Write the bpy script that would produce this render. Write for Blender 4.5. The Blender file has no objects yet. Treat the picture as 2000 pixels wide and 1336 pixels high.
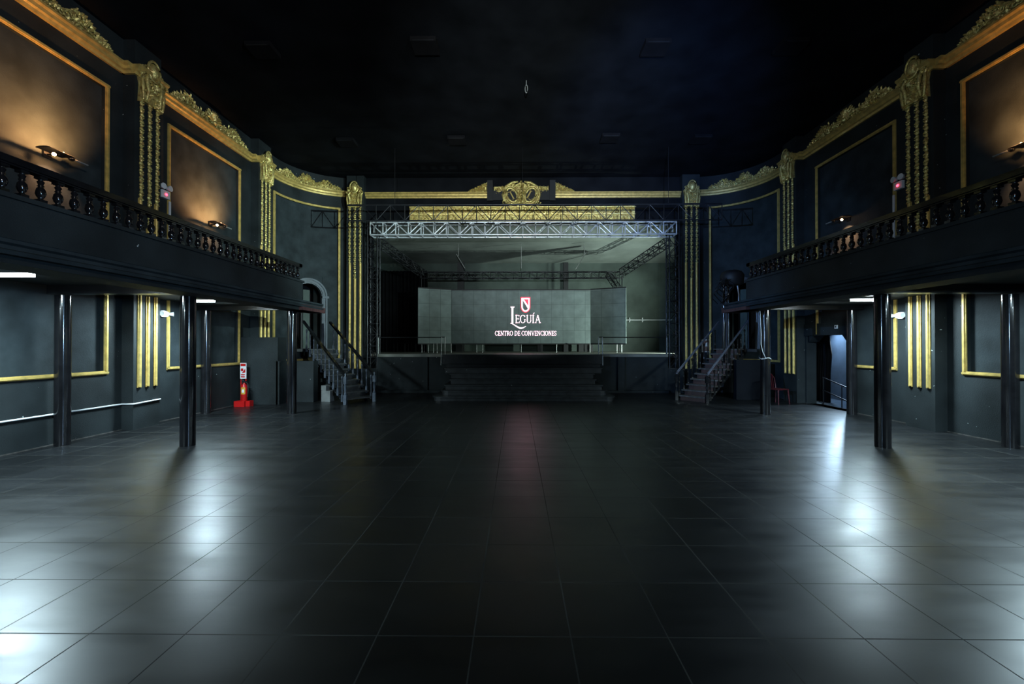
import bpy, bmesh, math, random
from mathutils import Vector, Matrix
S = bpy.context.scene
COL = S.collection
PI = math.pi
R = math.radians

# ------------------------------------------------------------------ camera
F_PX = 826.0
CAMZ = 1.8
cam_d = bpy.data.cameras.new('camera'); cam_d.sensor_width = 36.0
cam_d.lens = F_PX / 2000 * 36.0
cam_d.clip_end = 200
cam = bpy.data.objects.new('camera', cam_d); COL.objects.link(cam)
cam.location = (0, 0, CAMZ)
cam.rotation_euler = (PI/2 + math.atan(5/F_PX), 0, math.atan(8/F_PX))
S.camera = cam
S.view_settings.view_transform = 'Standard'
S.view_settings.look = 'None'
S.view_settings.gamma = 1
S.view_settings.use_curve_mapping = False
S.view_settings.exposure = 0.5
try:
    S.cycles.use_denoising = True
    S.cycles.sample_clamp_indirect = 4.0
    S.cycles.max_bounces = 6
    S.cycles.caustics_reflective = False
    S.cycles.caustics_refractive = False
except Exception:
    pass

# ------------------------------------------------------------------ world
w = bpy.data.worlds.new('night'); S.world = w; w.use_nodes = True
w.node_tree.nodes['Background'].inputs[0].default_value = (0.4, 0.6, 1, 1)
w.node_tree.nodes['Background'].inputs[1].default_value = 0.0

def lamp(kind, loc, energy, color, target=None, size=0.1, spot=60, blend=0.5, name='light', sx=None, sy=None):
    d = bpy.data.lights.new(name, kind); d.energy = energy; d.color = color
    if kind == 'SPOT':
        d.spot_size = R(spot); d.spot_blend = blend; d.shadow_soft_size = size
    elif kind == 'AREA':
        d.shape = 'RECTANGLE'; d.size = sx or size; d.size_y = sy or size
    else:
        d.shadow_soft_size = size
    o = bpy.data.objects.new(name, d); COL.objects.link(o); o.location = loc
    if target is not None:
        v = Vector(target) - Vector(loc)
        o.rotation_euler = v.to_track_quat('-Z', 'Y').to_euler()
    return o
# hall and stage floodlights without modelled fixtures; crest and parapet spots are added fill
lamp('SPOT', (0.2, -3.0, 2.4), 6800, (0.80, 0.95, 1.0), (0.5, 15.8, 7.5), 0.05, 38, 1.0, 'flood_centre')
lamp('SPOT', (7.0, 17.1, 1.75), 1150, (0.80, 1.0, 0.92), (2.3, 20.3, 4.2), 0.04, 130, 0.9, 'flood_stage')
lamp('SPOT', (6.0, 3.2, 3.95), 7500, (0.72, 1.0, 1.0), (-7.3, 15.2, 4.8), 0.05, 34, 1.0, 'flood_right')
lamp('SPOT', (-5.6, 3.2, 3.95), 3200, (0.25, 0.50, 1.0), (8.0, 15.2, 3.2), 0.05, 36, 1.0, 'flood_left')
lamp('SPOT', (1.2, 1.0, 3.0), 4500, (0.22, 0.42, 1.0), (4.2, 12.8, 8.2), 0.05, 34, 1.0, 'flood_ceiling')
lamp('SPOT', (5.0, -3.5, 6.0), 1500, (1.0, 0.95, 0.85), (-8.0, 9.5, 7.6), 0.05, 62, 1.0, 'fill_crest_left')  # crest pair: added fill that brightens the gilded relief, no known lamp
lamp('SPOT', (-4.4, -3.5, 6.0), 380, (1.0, 0.92, 0.8), (8.6, 9.5, 7.6), 0.05, 62, 1.0, 'fill_crest_right')
lamp('SPOT', (4.9, -1.5, 2.3), 1500, (0.38, 0.66, 1.0), (-5.25, 7.0, 3.5), 0.3, 56, 1.0, 'fill_parapet_left')  # parapet pair: added bluish fill for the balcony fronts and balusters
lamp('SPOT', (-4.3, -1.5, 2.3), 650, (0.38, 0.66, 1.0), (5.6, 7.0, 3.5), 0.3, 56, 1.0, 'fill_parapet_right')

# ------------------------------------------------------------------ materials
def nt(name):
    m = bpy.data.materials.new(name); m.use_nodes = True
    t = m.node_tree; t.nodes.clear()
    out = t.nodes.new('ShaderNodeOutputMaterial'); b = t.nodes.new('ShaderNodeBsdfPrincipled')
    t.links.new(b.outputs[0], out.inputs[0])
    return m, t, b
def N(t, typ, **kw):
    n = t.nodes.new(typ)
    for k, v in kw.items():
        if k.startswith('i_'):
            n.inputs[int(k[2:])].default_value = v
        else:
            setattr(n, k, v)
    return n
def ramp(t, fac, p0, c0, p1, c1):
    r = t.nodes.new('ShaderNodeValToRGB')
    r.color_ramp.elements[0].position = p0; r.color_ramp.elements[0].color = (*c0, 1)
    r.color_ramp.elements[1].position = p1; r.color_ramp.elements[1].color = (*c1, 1)
    t.links.new(fac, r.inputs[0]); return r
def mat(name, c, rough=0.5, metal=0.0, var=0.25, scale=3.0, bump=0.0, bscale=40.0, rvar=0.0, spec=0.5, chips=False, coat=0.0):
    m, t, b = nt(name)
    g = N(t, 'ShaderNodeNewGeometry')
    n1 = N(t, 'ShaderNodeTexNoise'); n1.inputs['Scale'].default_value = scale; n1.inputs['Detail'].default_value = 5
    t.links.new(g.outputs['Position'], n1.inputs['Vector'])
    lo = tuple(max(0, x*(1-var)) for x in c); hi = tuple(min(1, x*(1+var)) for x in c)
    r1 = ramp(t, n1.outputs[0], 0.3, lo, 0.7, hi)
    col = r1.outputs[0]
    if chips:
        n3 = N(t, 'ShaderNodeTexNoise'); n3.inputs['Scale'].default_value = 13; n3.inputs['Detail'].default_value = 2
        t.links.new(g.outputs['Position'], n3.inputs['Vector'])
        r3 = ramp(t, n3.outputs[0], 0.765, (0, 0, 0), 0.775, (1, 1, 1))
        mx = N(t, 'ShaderNodeMix', data_type='RGBA'); t.links.new(r3.outputs[0], mx.inputs[0])
        t.links.new(col, mx.inputs[6]); mx.inputs[7].default_value = (0.45, 0.5, 0.5, 1)
        col = mx.outputs[2]
    t.links.new(col, b.inputs['Base Color'])
    b.inputs['Metallic'].default_value = metal
    b.inputs['Roughness'].default_value = rough
    b.inputs['Specular IOR Level'].default_value = spec
    if coat: b.inputs['Coat Weight'].default_value = coat
    if rvar:
        mr = N(t, 'ShaderNodeMapRange'); mr.inputs[3].default_value = rough-rvar; mr.inputs[4].default_value = rough+rvar
        t.links.new(n1.outputs[0], mr.inputs[0]); t.links.new(mr.outputs[0], b.inputs['Roughness'])
    if bump:
        n2 = N(t, 'ShaderNodeTexNoise'); n2.inputs['Scale'].default_value = bscale; n2.inputs['Detail'].default_value = 4
        t.links.new(g.outputs['Position'], n2.inputs['Vector'])
        bp = N(t, 'ShaderNodeBump'); bp.inputs['Strength'].default_value = bump; bp.inputs['Distance'].default_value = 0.02
        t.links.new(n2.outputs[0], bp.inputs['Height']); t.links.new(bp.outputs[0], b.inputs['Normal'])
    return m
def emis(name, c, s):
    m, t, b = nt(name)
    b.inputs['Base Color'].default_value = (*c, 1)
    b.inputs['Emission Color'].default_value = (*c, 1); b.inputs['Emission Strength'].default_value = s
    return m
M = {}
M['wall'] = mat('black_plaster', (0.016, 0.0205, 0.022), 0.62, var=0.35, scale=1.6, bump=0.25, bscale=60, chips=True, spec=0.22)
M['panel'] = mat('black_panel_plaster', (0.022, 0.029, 0.032), 0.7, spec=0.15, var=0.4, scale=2.2, bump=0.2, bscale=50)
M['ceil'] = mat('black_ceiling_paint', (0.008, 0.009, 0.011), 0.8, spec=0.05, var=0.4, scale=1.1, bump=0.3, bscale=5)
M['black'] = mat('matte_black', (0.008, 0.008, 0.009), 0.6, var=0.3)
M['gloss'] = mat('gloss_black_paint', (0.006, 0.006, 0.007), 0.13, var=0.3, scale=6, bump=0.05, bscale=6, coat=0.3)
M['semi'] = mat('satin_black_paint', (0.010, 0.011, 0.013), 0.28, var=0.3, scale=5, bump=0.1, bscale=20)
M['stair_bluelit'] = mat('worn_black_paint_blue_lit', (0.070, 0.085, 0.110), 0.33, var=0.5, scale=7, bump=0.15, bscale=25)  # black paint raised to blue-grey, the blue spot's light put into the colour
M['gold'] = mat('gold_paint', (0.60, 0.43, 0.13), 0.38, 0.35, var=0.25, scale=9, bump=0.25, bscale=55)
M['goldrelief'] = mat('gilded_relief', (1.0, 0.62, 0.22), 0.27, 0.6, var=0.45, scale=16, bump=0.7, bscale=38)
M['steppaint'] = mat('worn_black_step_paint', (0.022, 0.024, 0.026), 0.4, var=0.5, scale=5, bump=0.1, bscale=20, chips=True)
M['archpaint'] = mat('grey_blue_arch_paint', (0.055, 0.068, 0.085), 0.4, var=0.3)
M['silver'] = mat('aluminium_truss', (0.78, 0.82, 0.86), 0.35, 0.6, var=0.15, scale=8)
M['steel'] = mat('grey_painted_steel', (0.30, 0.31, 0.30), 0.4, 0.4, var=0.3)
M['darksteel'] = mat('dark_steel', (0.020, 0.021, 0.024), 0.35, 0.4, var=0.3)
M['white'] = mat('white_plastic', (0.62, 0.64, 0.65), 0.4, var=0.08)
M['stagewall'] = mat('grey_green_stage_plaster', (0.062, 0.082, 0.070), 0.8, var=0.35, scale=1.0, bump=0.3, bscale=30)
M['stageceil'] = mat('grey_stage_ceiling', (0.21, 0.235, 0.21), 0.8, var=0.25, scale=0.9, bump=0.2, bscale=10)
M['stagefloor'] = mat('pale_stage_boards', (0.20, 0.20, 0.17), 0.6, var=0.3, scale=2)
M['cloth'] = mat('black_cloth', (0.006, 0.006, 0.007), 0.95, var=0.3, spec=0.1)
M['red'] = mat('red_enamel', (0.42, 0.008, 0.008), 0.32, var=0.1)
M['darkred'] = mat('dark_red_plastic', (0.045, 0.004, 0.007), 0.4, var=0.15)
M['yellow'] = mat('yellow_label', (0.5, 0.28, 0.03), 0.5, var=0.1)
M['wood'] = mat('reddish_brown_wood', (0.05, 0.020, 0.014), 0.45, var=0.4, scale=9)
M['nosing'] = mat('worn_pale_nosing', (0.07, 0.065, 0.06), 0.4, var=0.7, scale=12)
M['bluewall'] = mat('corridor_plaster', (0.16, 0.19, 0.23), 0.8, var=0.2, scale=2, bump=0.2, bscale=60)
M['rust'] = mat('worn_oxide_red_paint', (0.055, 0.022, 0.022), 0.6, var=0.5, scale=14)
M['bulb'] = emis('warm_bulb', (1.0, 0.55, 0.22), 25)
M['tube'] = emis('cold_white_tube', (0.80, 0.93, 1.0), 40)
M['led_white'] = emis('lit_white_pixels', (1.0, 0.66, 0.78), 1.9)
M['led_red'] = emis('lit_red_pixels', (0.75, 0.02, 0.04), 2.2)
M['redled'] = emis('red_indicator', (1.0, 0.03, 0.06), 8)

# LED cabinet surface: fine pixel grid and cabinet seams
def led_mat(name, c):
    m, t, b = nt(name)
    tc = N(t, 'ShaderNodeTexCoord')
    br = N(t, 'ShaderNodeTexBrick', offset=0.0)
    br.inputs['Scale'].default_value = 1; br.inputs['Brick Width'].default_value = 0.5; br.inputs['Row Height'].default_value = 0.585
    br.inputs['Mortar Size'].default_value = 0.006
    br.inputs['Color1'].default_value = (*c, 1); br.inputs['Color2'].default_value = (*(x*1.18 for x in c), 1)
    br.inputs['Mortar'].default_value = (*(x*0.45 for x in c), 1)
    t.links.new(tc.outputs['UV'], br.inputs['Vector'])
    n = N(t, 'ShaderNodeTexNoise'); n.inputs['Scale'].default_value = 3; t.links.new(tc.outputs['UV'], n.inputs['Vector'])
    mx = N(t, 'ShaderNodeMix', data_type='RGBA', blend_type='MULTIPLY'); mx.inputs[0].default_value = 1
    r = ramp(t, n.outputs[0], 0.3, (0.8, 0.8, 0.8), 0.7, (1.1, 1.1, 1.1))
    t.links.new(br.outputs[0], mx.inputs[6]); t.links.new(r.outputs[0], mx.inputs[7])
    t.links.new(mx.outputs[2], b.inputs['Base Color']); b.inputs['Roughness'].default_value = 0.55
    return m
M['led'] = led_mat('led_panel_dark', (0.15, 0.19, 0.185))

# floor: large dark porcelain tiles with thin pale joints, scuffed sheen
def floor_mat():
    m, t, b = nt('dark_floor_tiles')
    g = N(t, 'ShaderNodeNewGeometry'); sp = N(t, 'ShaderNodeSeparateXYZ'); t.links.new(g.outputs['Position'], sp.inputs[0])
    def math_(op, a, bb=None, c=None):
        n = N(t, 'ShaderNodeMath', operation=op)
        for i, v in enumerate((a, bb, c)):
            if v is None: continue
            if isinstance(v, (int, float)): n.inputs[i].default_value = v
            else: t.links.new(v, n.inputs[i])
        return n.outputs[0]
    def grid(axis, off, hw):
        a = math_('ADD', sp.outputs[axis], off)
        a = math_('DIVIDE', a, 0.598)
        f = math_('FRACT', a); d = math_('ABSOLUTE', math_('SUBTRACT', f, 0.5))   # 0.5 at the joint
        return math_('GREATER_THAN', d, 0.5 - hw/0.598)
    gx = grid('X', 0.262 + 60*0.598, 0.0045); gy = grid('Y', -2.618 + 60*0.598, 0.0045)
    line = math_('MAXIMUM', gx, gy)
    # worn joints: broken up by noise
    n0 = N(t, 'ShaderNodeTexNoise'); n0.inputs['Scale'].default_value = 0.9; n0.inputs['Detail'].default_value = 3
    t.links.new(g.outputs['Position'], n0.inputs['Vector'])
    r0 = ramp(t, n0.outputs[0], 0.35, (0.15, 0.15, 0.15), 0.65, (1, 1, 1))
    line2 = math_('MULTIPLY', line, r0.outputs[0])
    # second joint round the inlaid dance floor
    def band(axis, v): return math_('LESS_THAN', math_('ABSOLUTE', math_('SUBTRACT', sp.outputs[axis], v)), 0.006)
    def inside(axis, a, c): return math_('MULTIPLY', math_('GREATER_THAN', sp.outputs[axis], a), math_('LESS_THAN', sp.outputs[axis], c))
    ex = math_('MULTIPLY', math_('MAXIMUM', band('X', -2.60), band('X', 2.30)), inside('Y', 6.78, 12.4))
    ey = math_('MULTIPLY', math_('MAXIMUM', band('Y', 6.78), band('Y', 12.4)), inside('X', -2.60, 2.30))
    line3 = math_('MAXIMUM', line2, math_('MULTIPLY', math_('MAXIMUM', ex, ey), 0.8))
    # per tile tone
    cx = math_('FLOOR', math_('DIVIDE', math_('ADD', sp.outputs['X'], 0.262), 0.598))
    cy = math_('FLOOR', math_('DIVIDE', math_('ADD', sp.outputs['Y'], -2.618), 0.598))
    cb = N(t, 'ShaderNodeCombineXYZ'); t.links.new(cx, cb.inputs[0]); t.links.new(cy, cb.inputs[1])
    wn = N(t, 'ShaderNodeTexWhiteNoise'); t.links.new(cb.outputs[0], wn.inputs['Vector'])
    tr = ramp(t, wn.outputs['Value'], 0, (0.004, 0.0045, 0.005), 1, (0.008, 0.0088, 0.010))
    mp = N(t, 'ShaderNodeMapping'); mp.inputs['Scale'].default_value = (0.9, 3.2, 1); t.links.new(g.outputs['Position'], mp.inputs[0])
    n1 = N(t, 'ShaderNodeTexNoise'); n1.inputs['Scale'].default_value = 1.0; n1.inputs['Detail'].default_value = 8; n1.inputs['Roughness'].default_value = 0.62
    t.links.new(mp.outputs[0], n1.inputs['Vector'])
    mx = N(t, 'ShaderNodeMix', data_type='RGBA'); t.links.new(line3, mx.inputs[0]); t.links.new(tr.outputs[0], mx.inputs[6]); mx.inputs[7].default_value = (0.06, 0.06, 0.053, 1)
    t.links.new(mx.outputs[2], b.inputs['Base Color'])
    mr = N(t, 'ShaderNodeMapRange'); mr.inputs[1].default_value = 0.3; mr.inputs[2].default_value = 0.7
    mr.inputs[3].default_value = 0.285; mr.inputs[4].default_value = 0.40
    t.links.new(n1.outputs[0], mr.inputs[0])
    rr = math_('ADD', mr.outputs[0], math_('MULTIPLY', line, 0.35))
    t.links.new(rr, b.inputs['Roughness'])
    t.links.new(math_('SUBTRACT', 0.40, math_('MULTIPLY', line, 0.3)), b.inputs['Specular IOR Level'])
    bp = N(t, 'ShaderNodeBump'); bp.inputs['Strength'].default_value = 0.02; bp.inputs['Distance'].default_value = 0.01
    n4 = N(t, 'ShaderNodeTexNoise'); n4.inputs['Scale'].default_value = 2.2; n4.inputs['Detail'].default_value = 1; t.links.new(mp.outputs[0], n4.inputs['Vector'])
    hh = math_('SUBTRACT', n4.outputs[0], math_('MULTIPLY', line, 0.3))
    t.links.new(hh, bp.inputs['Height']); t.links.new(bp.outputs[0], b.inputs['Normal'])
    return m
M['floor'] = floor_mat()

# ------------------------------------------------------------------ mesh builder
class MB:
    def __init__(s, xf=None):
        s.v = []; s.f = []; s.xf = xf; s.smooth = []
    def add(s, vs, fs, sm=False):
        b = len(s.v)
        for p in vs:
            p = Vector(p)
            s.v.append(s.xf(p) if s.xf else p)
        for f in fs:
            s.f.append([i+b for i in f]); s.smooth.append(sm)
        return s
    def box(s, x0, x1, y0, y1, z0, z1):
        v = [(x, y, z) for x in (x0, x1) for y in (y0, y1) for z in (z0, z1)]
        return s.add(v, [(0,1,3,2),(4,6,7,5),(0,4,5,1),(2,3,7,6),(0,2,6,4),(1,5,7,3)])
    def prism(s, poly, h0, h1, frame=None):
        """poly: 2-D outline; frame maps (a, b, h) to 3-D"""
        frame = frame or (lambda a, b, h: (a, b, h))
        n = len(poly)
        v = [frame(a, b, h0) for a, b in poly] + [frame(a, b, h1) for a, b in poly]
        f = [tuple(range(n))[::-1], tuple(range(n, 2*n))] + [(i, (i+1) % n, n+(i+1) % n, n+i) for i in range(n)]
        return s.add(v, f)
    def tube(s, pts, r, n=8, cap=True, sm=True):
        pts = [Vector(p) for p in pts]
        rs = r if isinstance(r, (list, tuple)) else [r]*len(pts)
        up = Vector((0, 0, 1)); vs = []
        for i, p in enumerate(pts):
            d = (pts[min(i+1, len(pts)-1)] - pts[max(i-1, 0)])
            if d.length < 1e-9: d = Vector((0, 0, 1))
            d.normalize()
            a = d.cross(up if abs(d.z) < 0.95 else Vector((1, 0, 0))).normalized(); b = d.cross(a)
            for k in range(n):
                t = 2*PI*k/n
                vs.append(p + (a*math.cos(t) + b*math.sin(t))*rs[i])
        fs = [(i*n+k, i*n+(k+1) % n, (i+1)*n+(k+1) % n, (i+1)*n+k) for i in range(len(pts)-1) for k in range(n)]
        s.add(vs, fs, sm)
        if cap:
            m = len(pts)-1; s.add(vs[:n], [tuple(range(n))]); s.add(vs[m*n:], [tuple(range(n))])
        return s
    def bar(s, a, b, w_, h_=None):
        a = Vector(a); b = Vector(b); h_ = h_ or w_
        d = (b-a).normalized(); up = Vector((0, 0, 1)) if abs(d.z) < 0.95 else Vector((0, 1, 0))
        sd = d.cross(up).normalized(); u = sd.cross(d)
        v = [p + sd*x*w_/2 + u*y*h_/2 for p in (a, b) for x, y in ((-1,-1),(1,-1),(1,1),(-1,1))]
        return s.add(v, [(3,2,1,0),(4,5,6,7),(0,1,5,4),(1,2,6,5),(2,3,7,6),(3,0,4,7)])
    def lathe(s, prof, c=(0,0,0), n=12, sm=True):
        cx, cy, cz = c
        vs = [(cx+r*math.cos(2*PI*k/n), cy+r*math.sin(2*PI*k/n), cz+z) for r, z in prof for k in range(n)]
        fs = [(i*n+k, i*n+(k+1) % n, (i+1)*n+(k+1) % n, (i+1)*n+k) for i in range(len(prof)-1) for k in range(n)]
        s.add(vs, fs, sm)
        s.add(vs[:n], [tuple(range(n))]); s.add(vs[-n:], [tuple(range(n))])
        return s
    def ball(s, c, rx, ry=None, rz=None, n=8, m=5, frame=None):
        ry = ry or rx; rz = rz or rx
        fr = frame or (lambda a, b, d: (a, b, d))
        vs = [fr(c[0], c[1], c[2]-rz)]
        for i in range(1, m):
            t = -PI/2 + PI*i/m
            for k in range(n):
                vs.append(fr(c[0]+rx*math.cos(t)*math.cos(2*PI*k/n), c[1]+ry*math.cos(t)*math.sin(2*PI*k/n), c[2]+rz*math.sin(t)))
        vs.append(fr(c[0], c[1], c[2]+rz)); L = len(vs)-1
        fs = [(0, 1+(k+1) % n, 1+k) for k in range(n)]
        for i in range(m-2):
            fs += [(1+i*n+k, 1+i*n+(k+1) % n, 1+(i+1)*n+(k+1) % n, 1+(i+1)*n+k) for k in range(n)]
        fs += [(L, 1+(m-2)*n+k, 1+(m-2)*n+(k+1) % n) for k in range(n)]
        return s.add(vs, fs, True)
    def sweep(s, pts, prof, closed=False):
        """pts: list of (pos3, outward2) ; prof: (q outward, z)"""
        n = len(prof); vs = []
        for p, o in pts:
            for q, z in prof: vs.append((p[0]+o[0]*q, p[1]+o[1]*q, p[2]+z))
        fs = [(i*n+k, i*n+(k+1) % n, (i+1)*n+(k+1) % n, (i+1)*n+k) for i in range(len(pts)-1) for k in range(n)]
        s.add(vs, fs); m = len(pts)-1
        s.add(vs[:n], [tuple(range(n))]); s.add(vs[m*n:], [tuple(range(n))])
        return s
    def mesh(s, name, m):
        me = bpy.data.meshes.new(name)
        me.from_pydata([tuple(p) for p in s.v], [], s.f)
        for p, q in zip(me.polygons, s.smooth): p.use_smooth = q
        bm = bmesh.new(); bm.from_mesh(me); bmesh.ops.recalc_face_normals(bm, faces=bm.faces); bm.to_mesh(me); bm.free()
        me.materials.append(M[m] if isinstance(m, str) else m)
        return me
    def build(s, name, m, parent=None):
        o = bpy.data.objects.new(name, s.mesh(name, m)); COL.objects.link(o)
        if parent: o.parent = parent
        return o
def empty(name, loc=(0, 0, 0), rz=0):
    o = bpy.data.objects.new(name, None); COL.objects.link(o); o.location = loc; o.rotation_euler = (0, 0, rz)
    o.empty_display_size = 0.1
    return o
def tag(o, label=None, cat=None, group=None, kind=None):
    if label: o['label'] = label
    if cat: o['category'] = cat
    if group: o['group'] = group
    if kind: o['kind'] = kind
    return o
def struct(name, mb, m, parent=None):
    o = mb.build(name, m, parent)
    if not parent: o['kind'] = 'structure'
    return o
def kids(o): return [c for c in bpy.data.objects if c.parent == o]
def copy_tree(o, parent=None):
    c = o.copy(); COL.objects.link(c)
    if parent: c.parent = parent
    for ch in kids(o): copy_tree(ch, c)
    return c

# ------------------------------------------------------------------ room data
XL, XR, XC = -8.3, 8.9, 0.3
ZC = 8.25                    # ceiling
YB, YP = -6.0, 16.3          # rear wall, proscenium wall
YA = 14.3                    # where the corner curve starts
RC = 2.0
class Side:
    pass
Lf, Rt = Side(), Side()
Lf.w, Lf.d, Lf.n = XL, 1, 'left'
Rt.w, Rt.d, Rt.n = XR, -1, 'right'
def arc_pt(sd, deg, q=0.0):
    t = R(deg); r = RC - q
    return (sd.w + sd.d*RC - sd.d*r*math.cos(t), YA + r*math.sin(t))
def arc_in(sd, deg):
    t = R(deg); return (sd.d*math.cos(t), -math.sin(t))

# floor, ceiling, rear wall
struct('floor', MB().box(XL-0.3, XR+0.3, YB, YP+0.2, -0.2, 0), 'floor')
struct('ceiling', MB().box(XL-0.3, XR+0.3, YB-0.3, YP+0.3, ZC, ZC+0.2), 'ceil')
struct('wall_rear', MB().box(XL-0.3, XR+0.3, YB-0.3, YB, 0, ZC), 'wall')

# side walls with recessed panels and (right) the corridor door
def side_wall(sd):
    ys = [YB, 5.95-2.45, 5.95, 8.43, 9.97, 10.07, 11.47, 12.55, 12.93, YA]
    ys = [YB, 1.85, 4.35, 5.95, 8.43, 10.03, 11.47, 12.53, 13.05, YA]
    zs = [0, 1.27, 2.07, 7.0, ZC]
    mb = MB(lambda p: Vector((sd.w + sd.d*p.x, p.y, p.z)))
    rec = MB(lambda p: Vector((sd.w + sd.d*p.x, p.y, p.z)))
    for i in range(len(ys)-1):
        for j in range(len(zs)-1):
            y0, y1, z0, z1 = ys[i], ys[i+1], zs[j], zs[j+1]
            panel = i in (1, 3, 5, 6) and j in (1, 2)
            if sd is Rt:
                if i in (6, 7) and j in (0, 1): continue     # doorway
            if panel: rec.box(-0.3, -0.07, y0, y1, z0, z1)
            else: mb.box(-0.3, 0, y0, y1, z0, z1)
    struct('wall_'+sd.n, mb, 'wall')
    struct('wall_'+sd.n+'_panels', rec, 'panel')
side_wall(Lf); side_wall(Rt)

# curved corner walls with a door niche
DA0, DA1, DZ0, DZ1 = 30, 58, 1.6, 4.36
def corner_wall(sd):
    mb = MB(); rec = MB(); st = 2
    def seg(m, a0, a1, z0, z1, q):
        p = [arc_pt(sd, a0, q), arc_pt(sd, a1, q), arc_pt(sd, a1, -0.35), arc_pt(sd, a0, -0.35)]
        m.prism(p, z0, z1)
    for a in range(0, 90, st):
        a1 = a+st
        pan = 2 <= a < 74
        for z0, z1 in ((0, 1.28), (1.28, DZ0), (DZ0, DZ1), (DZ1, 7.0), (7.0, ZC)):
            if DA0 <= a < DA1 and z0 == DZ0: continue
            if pan and z0 >= 1.28 and z1 <= 7.0: seg(rec, a, a1, z0, z1, -0.05)
            else: seg(mb, a, a1, z0, z1, 0)
    struct('wall_corner_'+sd.n, mb, 'wall')
    struct('wall_corner_'+sd.n+'_panel', rec, 'panel')
corner_wall(Lf); corner_wall(Rt)

# proscenium wall round the stage opening
OX0, OX1, OZ = -5.6, 6.2, 6.5
mb = MB()
mb.box(XL+RC-0.02, OX0, YP, YP+0.3, 0, ZC); mb.box(OX1, XR-RC+0.02, YP, YP+0.3, 0, ZC); mb.box(OX0, OX1, YP, YP+0.3, OZ, ZC)
struct('wall_proscenium', mb, 'ceil')

# worn pale line where the walls meet the floor
for sd, gap in ((Lf, None), (Rt, (11.47, 13.05))):
    m = MB(lambda p, sd=sd: Vector((sd.w+sd.d*p.x, p.y, p.z)))
    for a, b in ([(YB, YA)] if gap is None else [(YB, gap[0]), (gap[1], YA)]): m.box(0, 0.012, a, b, 0, 0.018)
    struct('baseboard_'+sd.n, m, 'nosing')
# ------------------------------------------------------------------ gold mouldings
def panel_frame(sd, y0, y1, z0, z1, name, cut=None):
    """flat gold frame on the side wall"""
    f = lambda p: Vector((sd.w + sd.d*p.x, p.y, p.z))
    mb = MB(f); wd = 0.075
    def strip(ya, yb, za, zb):
        mb.box(0, 0.028, ya, yb, za, zb)
        if abs(yb-ya) > abs(zb-za): mb.box(0.028, 0.045, ya, yb, za+0.02, zb-0.02)
        else: mb.box(0.028, 0.045, ya+0.02, yb-0.02, za, zb)
    strip(y0-wd, y1+wd, z1, z1+wd)
    if cut:
        strip(y0-wd, cut, z0-wd, z0); strip(y0-wd, y0, z0, z1); strip(y1, y1+wd, 2.1, z1)
    else:
        strip(y0-wd, y1+wd, z0-wd, z0); strip(y0-wd, y0, z0, z1); strip(y1, y1+wd, z0, z1)
    return mb.build(name, 'gold')
for sd in (Lf, Rt):
    for y0, y1, nm in ((1.85, 4.35, None), (5.95, 8.43, 'nearer'), (10.03, 12.53, 'farther')):
        if nm is None: continue
        o = panel_frame(sd, y0, y1, 1.27, 7.0, 'panel_frame', cut=11.40 if (sd is Rt and nm == 'farther') else None)
        tag(o, f"tall gold frame moulding round the {nm} recessed panel of the {sd.n} side wall", 'moulding')
    # curved frame on the corner panel
    mb = MB()
    for z, in ((7.0,), (1.20,)):
        rng = range(2, 75, 2) if z > 2 else range(2, 75, 2)
        pts = []
        for a in rng:
            p = arc_pt(sd, a); i = arc_in(sd, a); pts.append(((p[0], p[1], z), i))
        mb.sweep(pts, [(0, 0), (0.03, 0), (0.045, 0.02), (0.045, 0.055), (0.03, 0.075), (0, 0.075)])
    for a in (1, 74):
        t0, t1 = arc_pt(sd, a), arc_pt(sd, a+2.1)
        q0, q1 = arc_pt(sd, a, 0.045), arc_pt(sd, a+2.1, 0.045)
        mb.prism([t0, t1, q1, q0], 1.20, 7.07)
    tag(mb.build('panel_frame', 'gold'), f"gold frame moulding bent round the curved {sd.n} corner panel beside the stage", 'moulding')

# cornice path (q offset steps out round the pilasters)
CZ = 7.60
CPROF = [(0, -0.10), (0.05, -0.10), (0.07, -0.05), (0.11, -0.03), (0.12, 0.03), (0.16, 0.06), (0.16, 0.10), (0, 0.10)]
PIL_Y = [9.15, 13.45]; PHW = 0.33; PQ = 0.25
def cornice(sd):
    mb = MB()
    def run(pts): mb.sweep(pts, CPROF)
    inn = (sd.d, 0)
    def S_(y, q): return ((sd.w + sd.d*q, y, CZ), inn)
    # straight runs between pilasters
    ys = [YB, PIL_Y[0]-PHW, PIL_Y[0]+PHW, PIL_Y[1]-PHW, PIL_Y[1]+PHW, YA]
    for a, b in ((0, 1), (2, 3), (4, 5)):
        run([S_(ys[a], 0), S_(ys[b], 0)])
    for py in PIL_Y:
        for s_ in (-1, 1):      # returns along the pilaster cheeks
            y = py + s_*PHW
            run([((sd.w, y, CZ), (0, s_)), ((sd.w+sd.d*PQ, y, CZ), (0, s_))])
        run([S_(py-PHW-0.05, PQ), S_(py+PHW+0.05, PQ)])
    run([((*arc_pt(sd, a), CZ), arc_in(sd, a)) for a in range(0, 91, 3)])
    o = mb.build('cornice', 'gold'); tag(o, f'gold cornice running along the {sd.n} wall and its curved corner below the ceiling', 'cornice', kind='thing')
cornice(Lf); cornice(Rt)
PILX = (-6.14, 6.63)
EX0, EX1 = -1.11, 1.51      # gap in the middle for the emblem
for x0, x1, nm in ((PILX[0]+0.3, EX0, 'left'), (EX1, PILX[1]-0.3, 'right')):
    mb = MB(); mb.sweep([((x0, YP, CZ-0.05), (0, -1)), ((x1, YP, CZ-0.05), (0, -1))], CPROF)
    tag(mb.build('cornice', 'gold'), f'straight gold cornice over the stage, {nm} of the central emblem', 'cornice', kind='thing')

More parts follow.
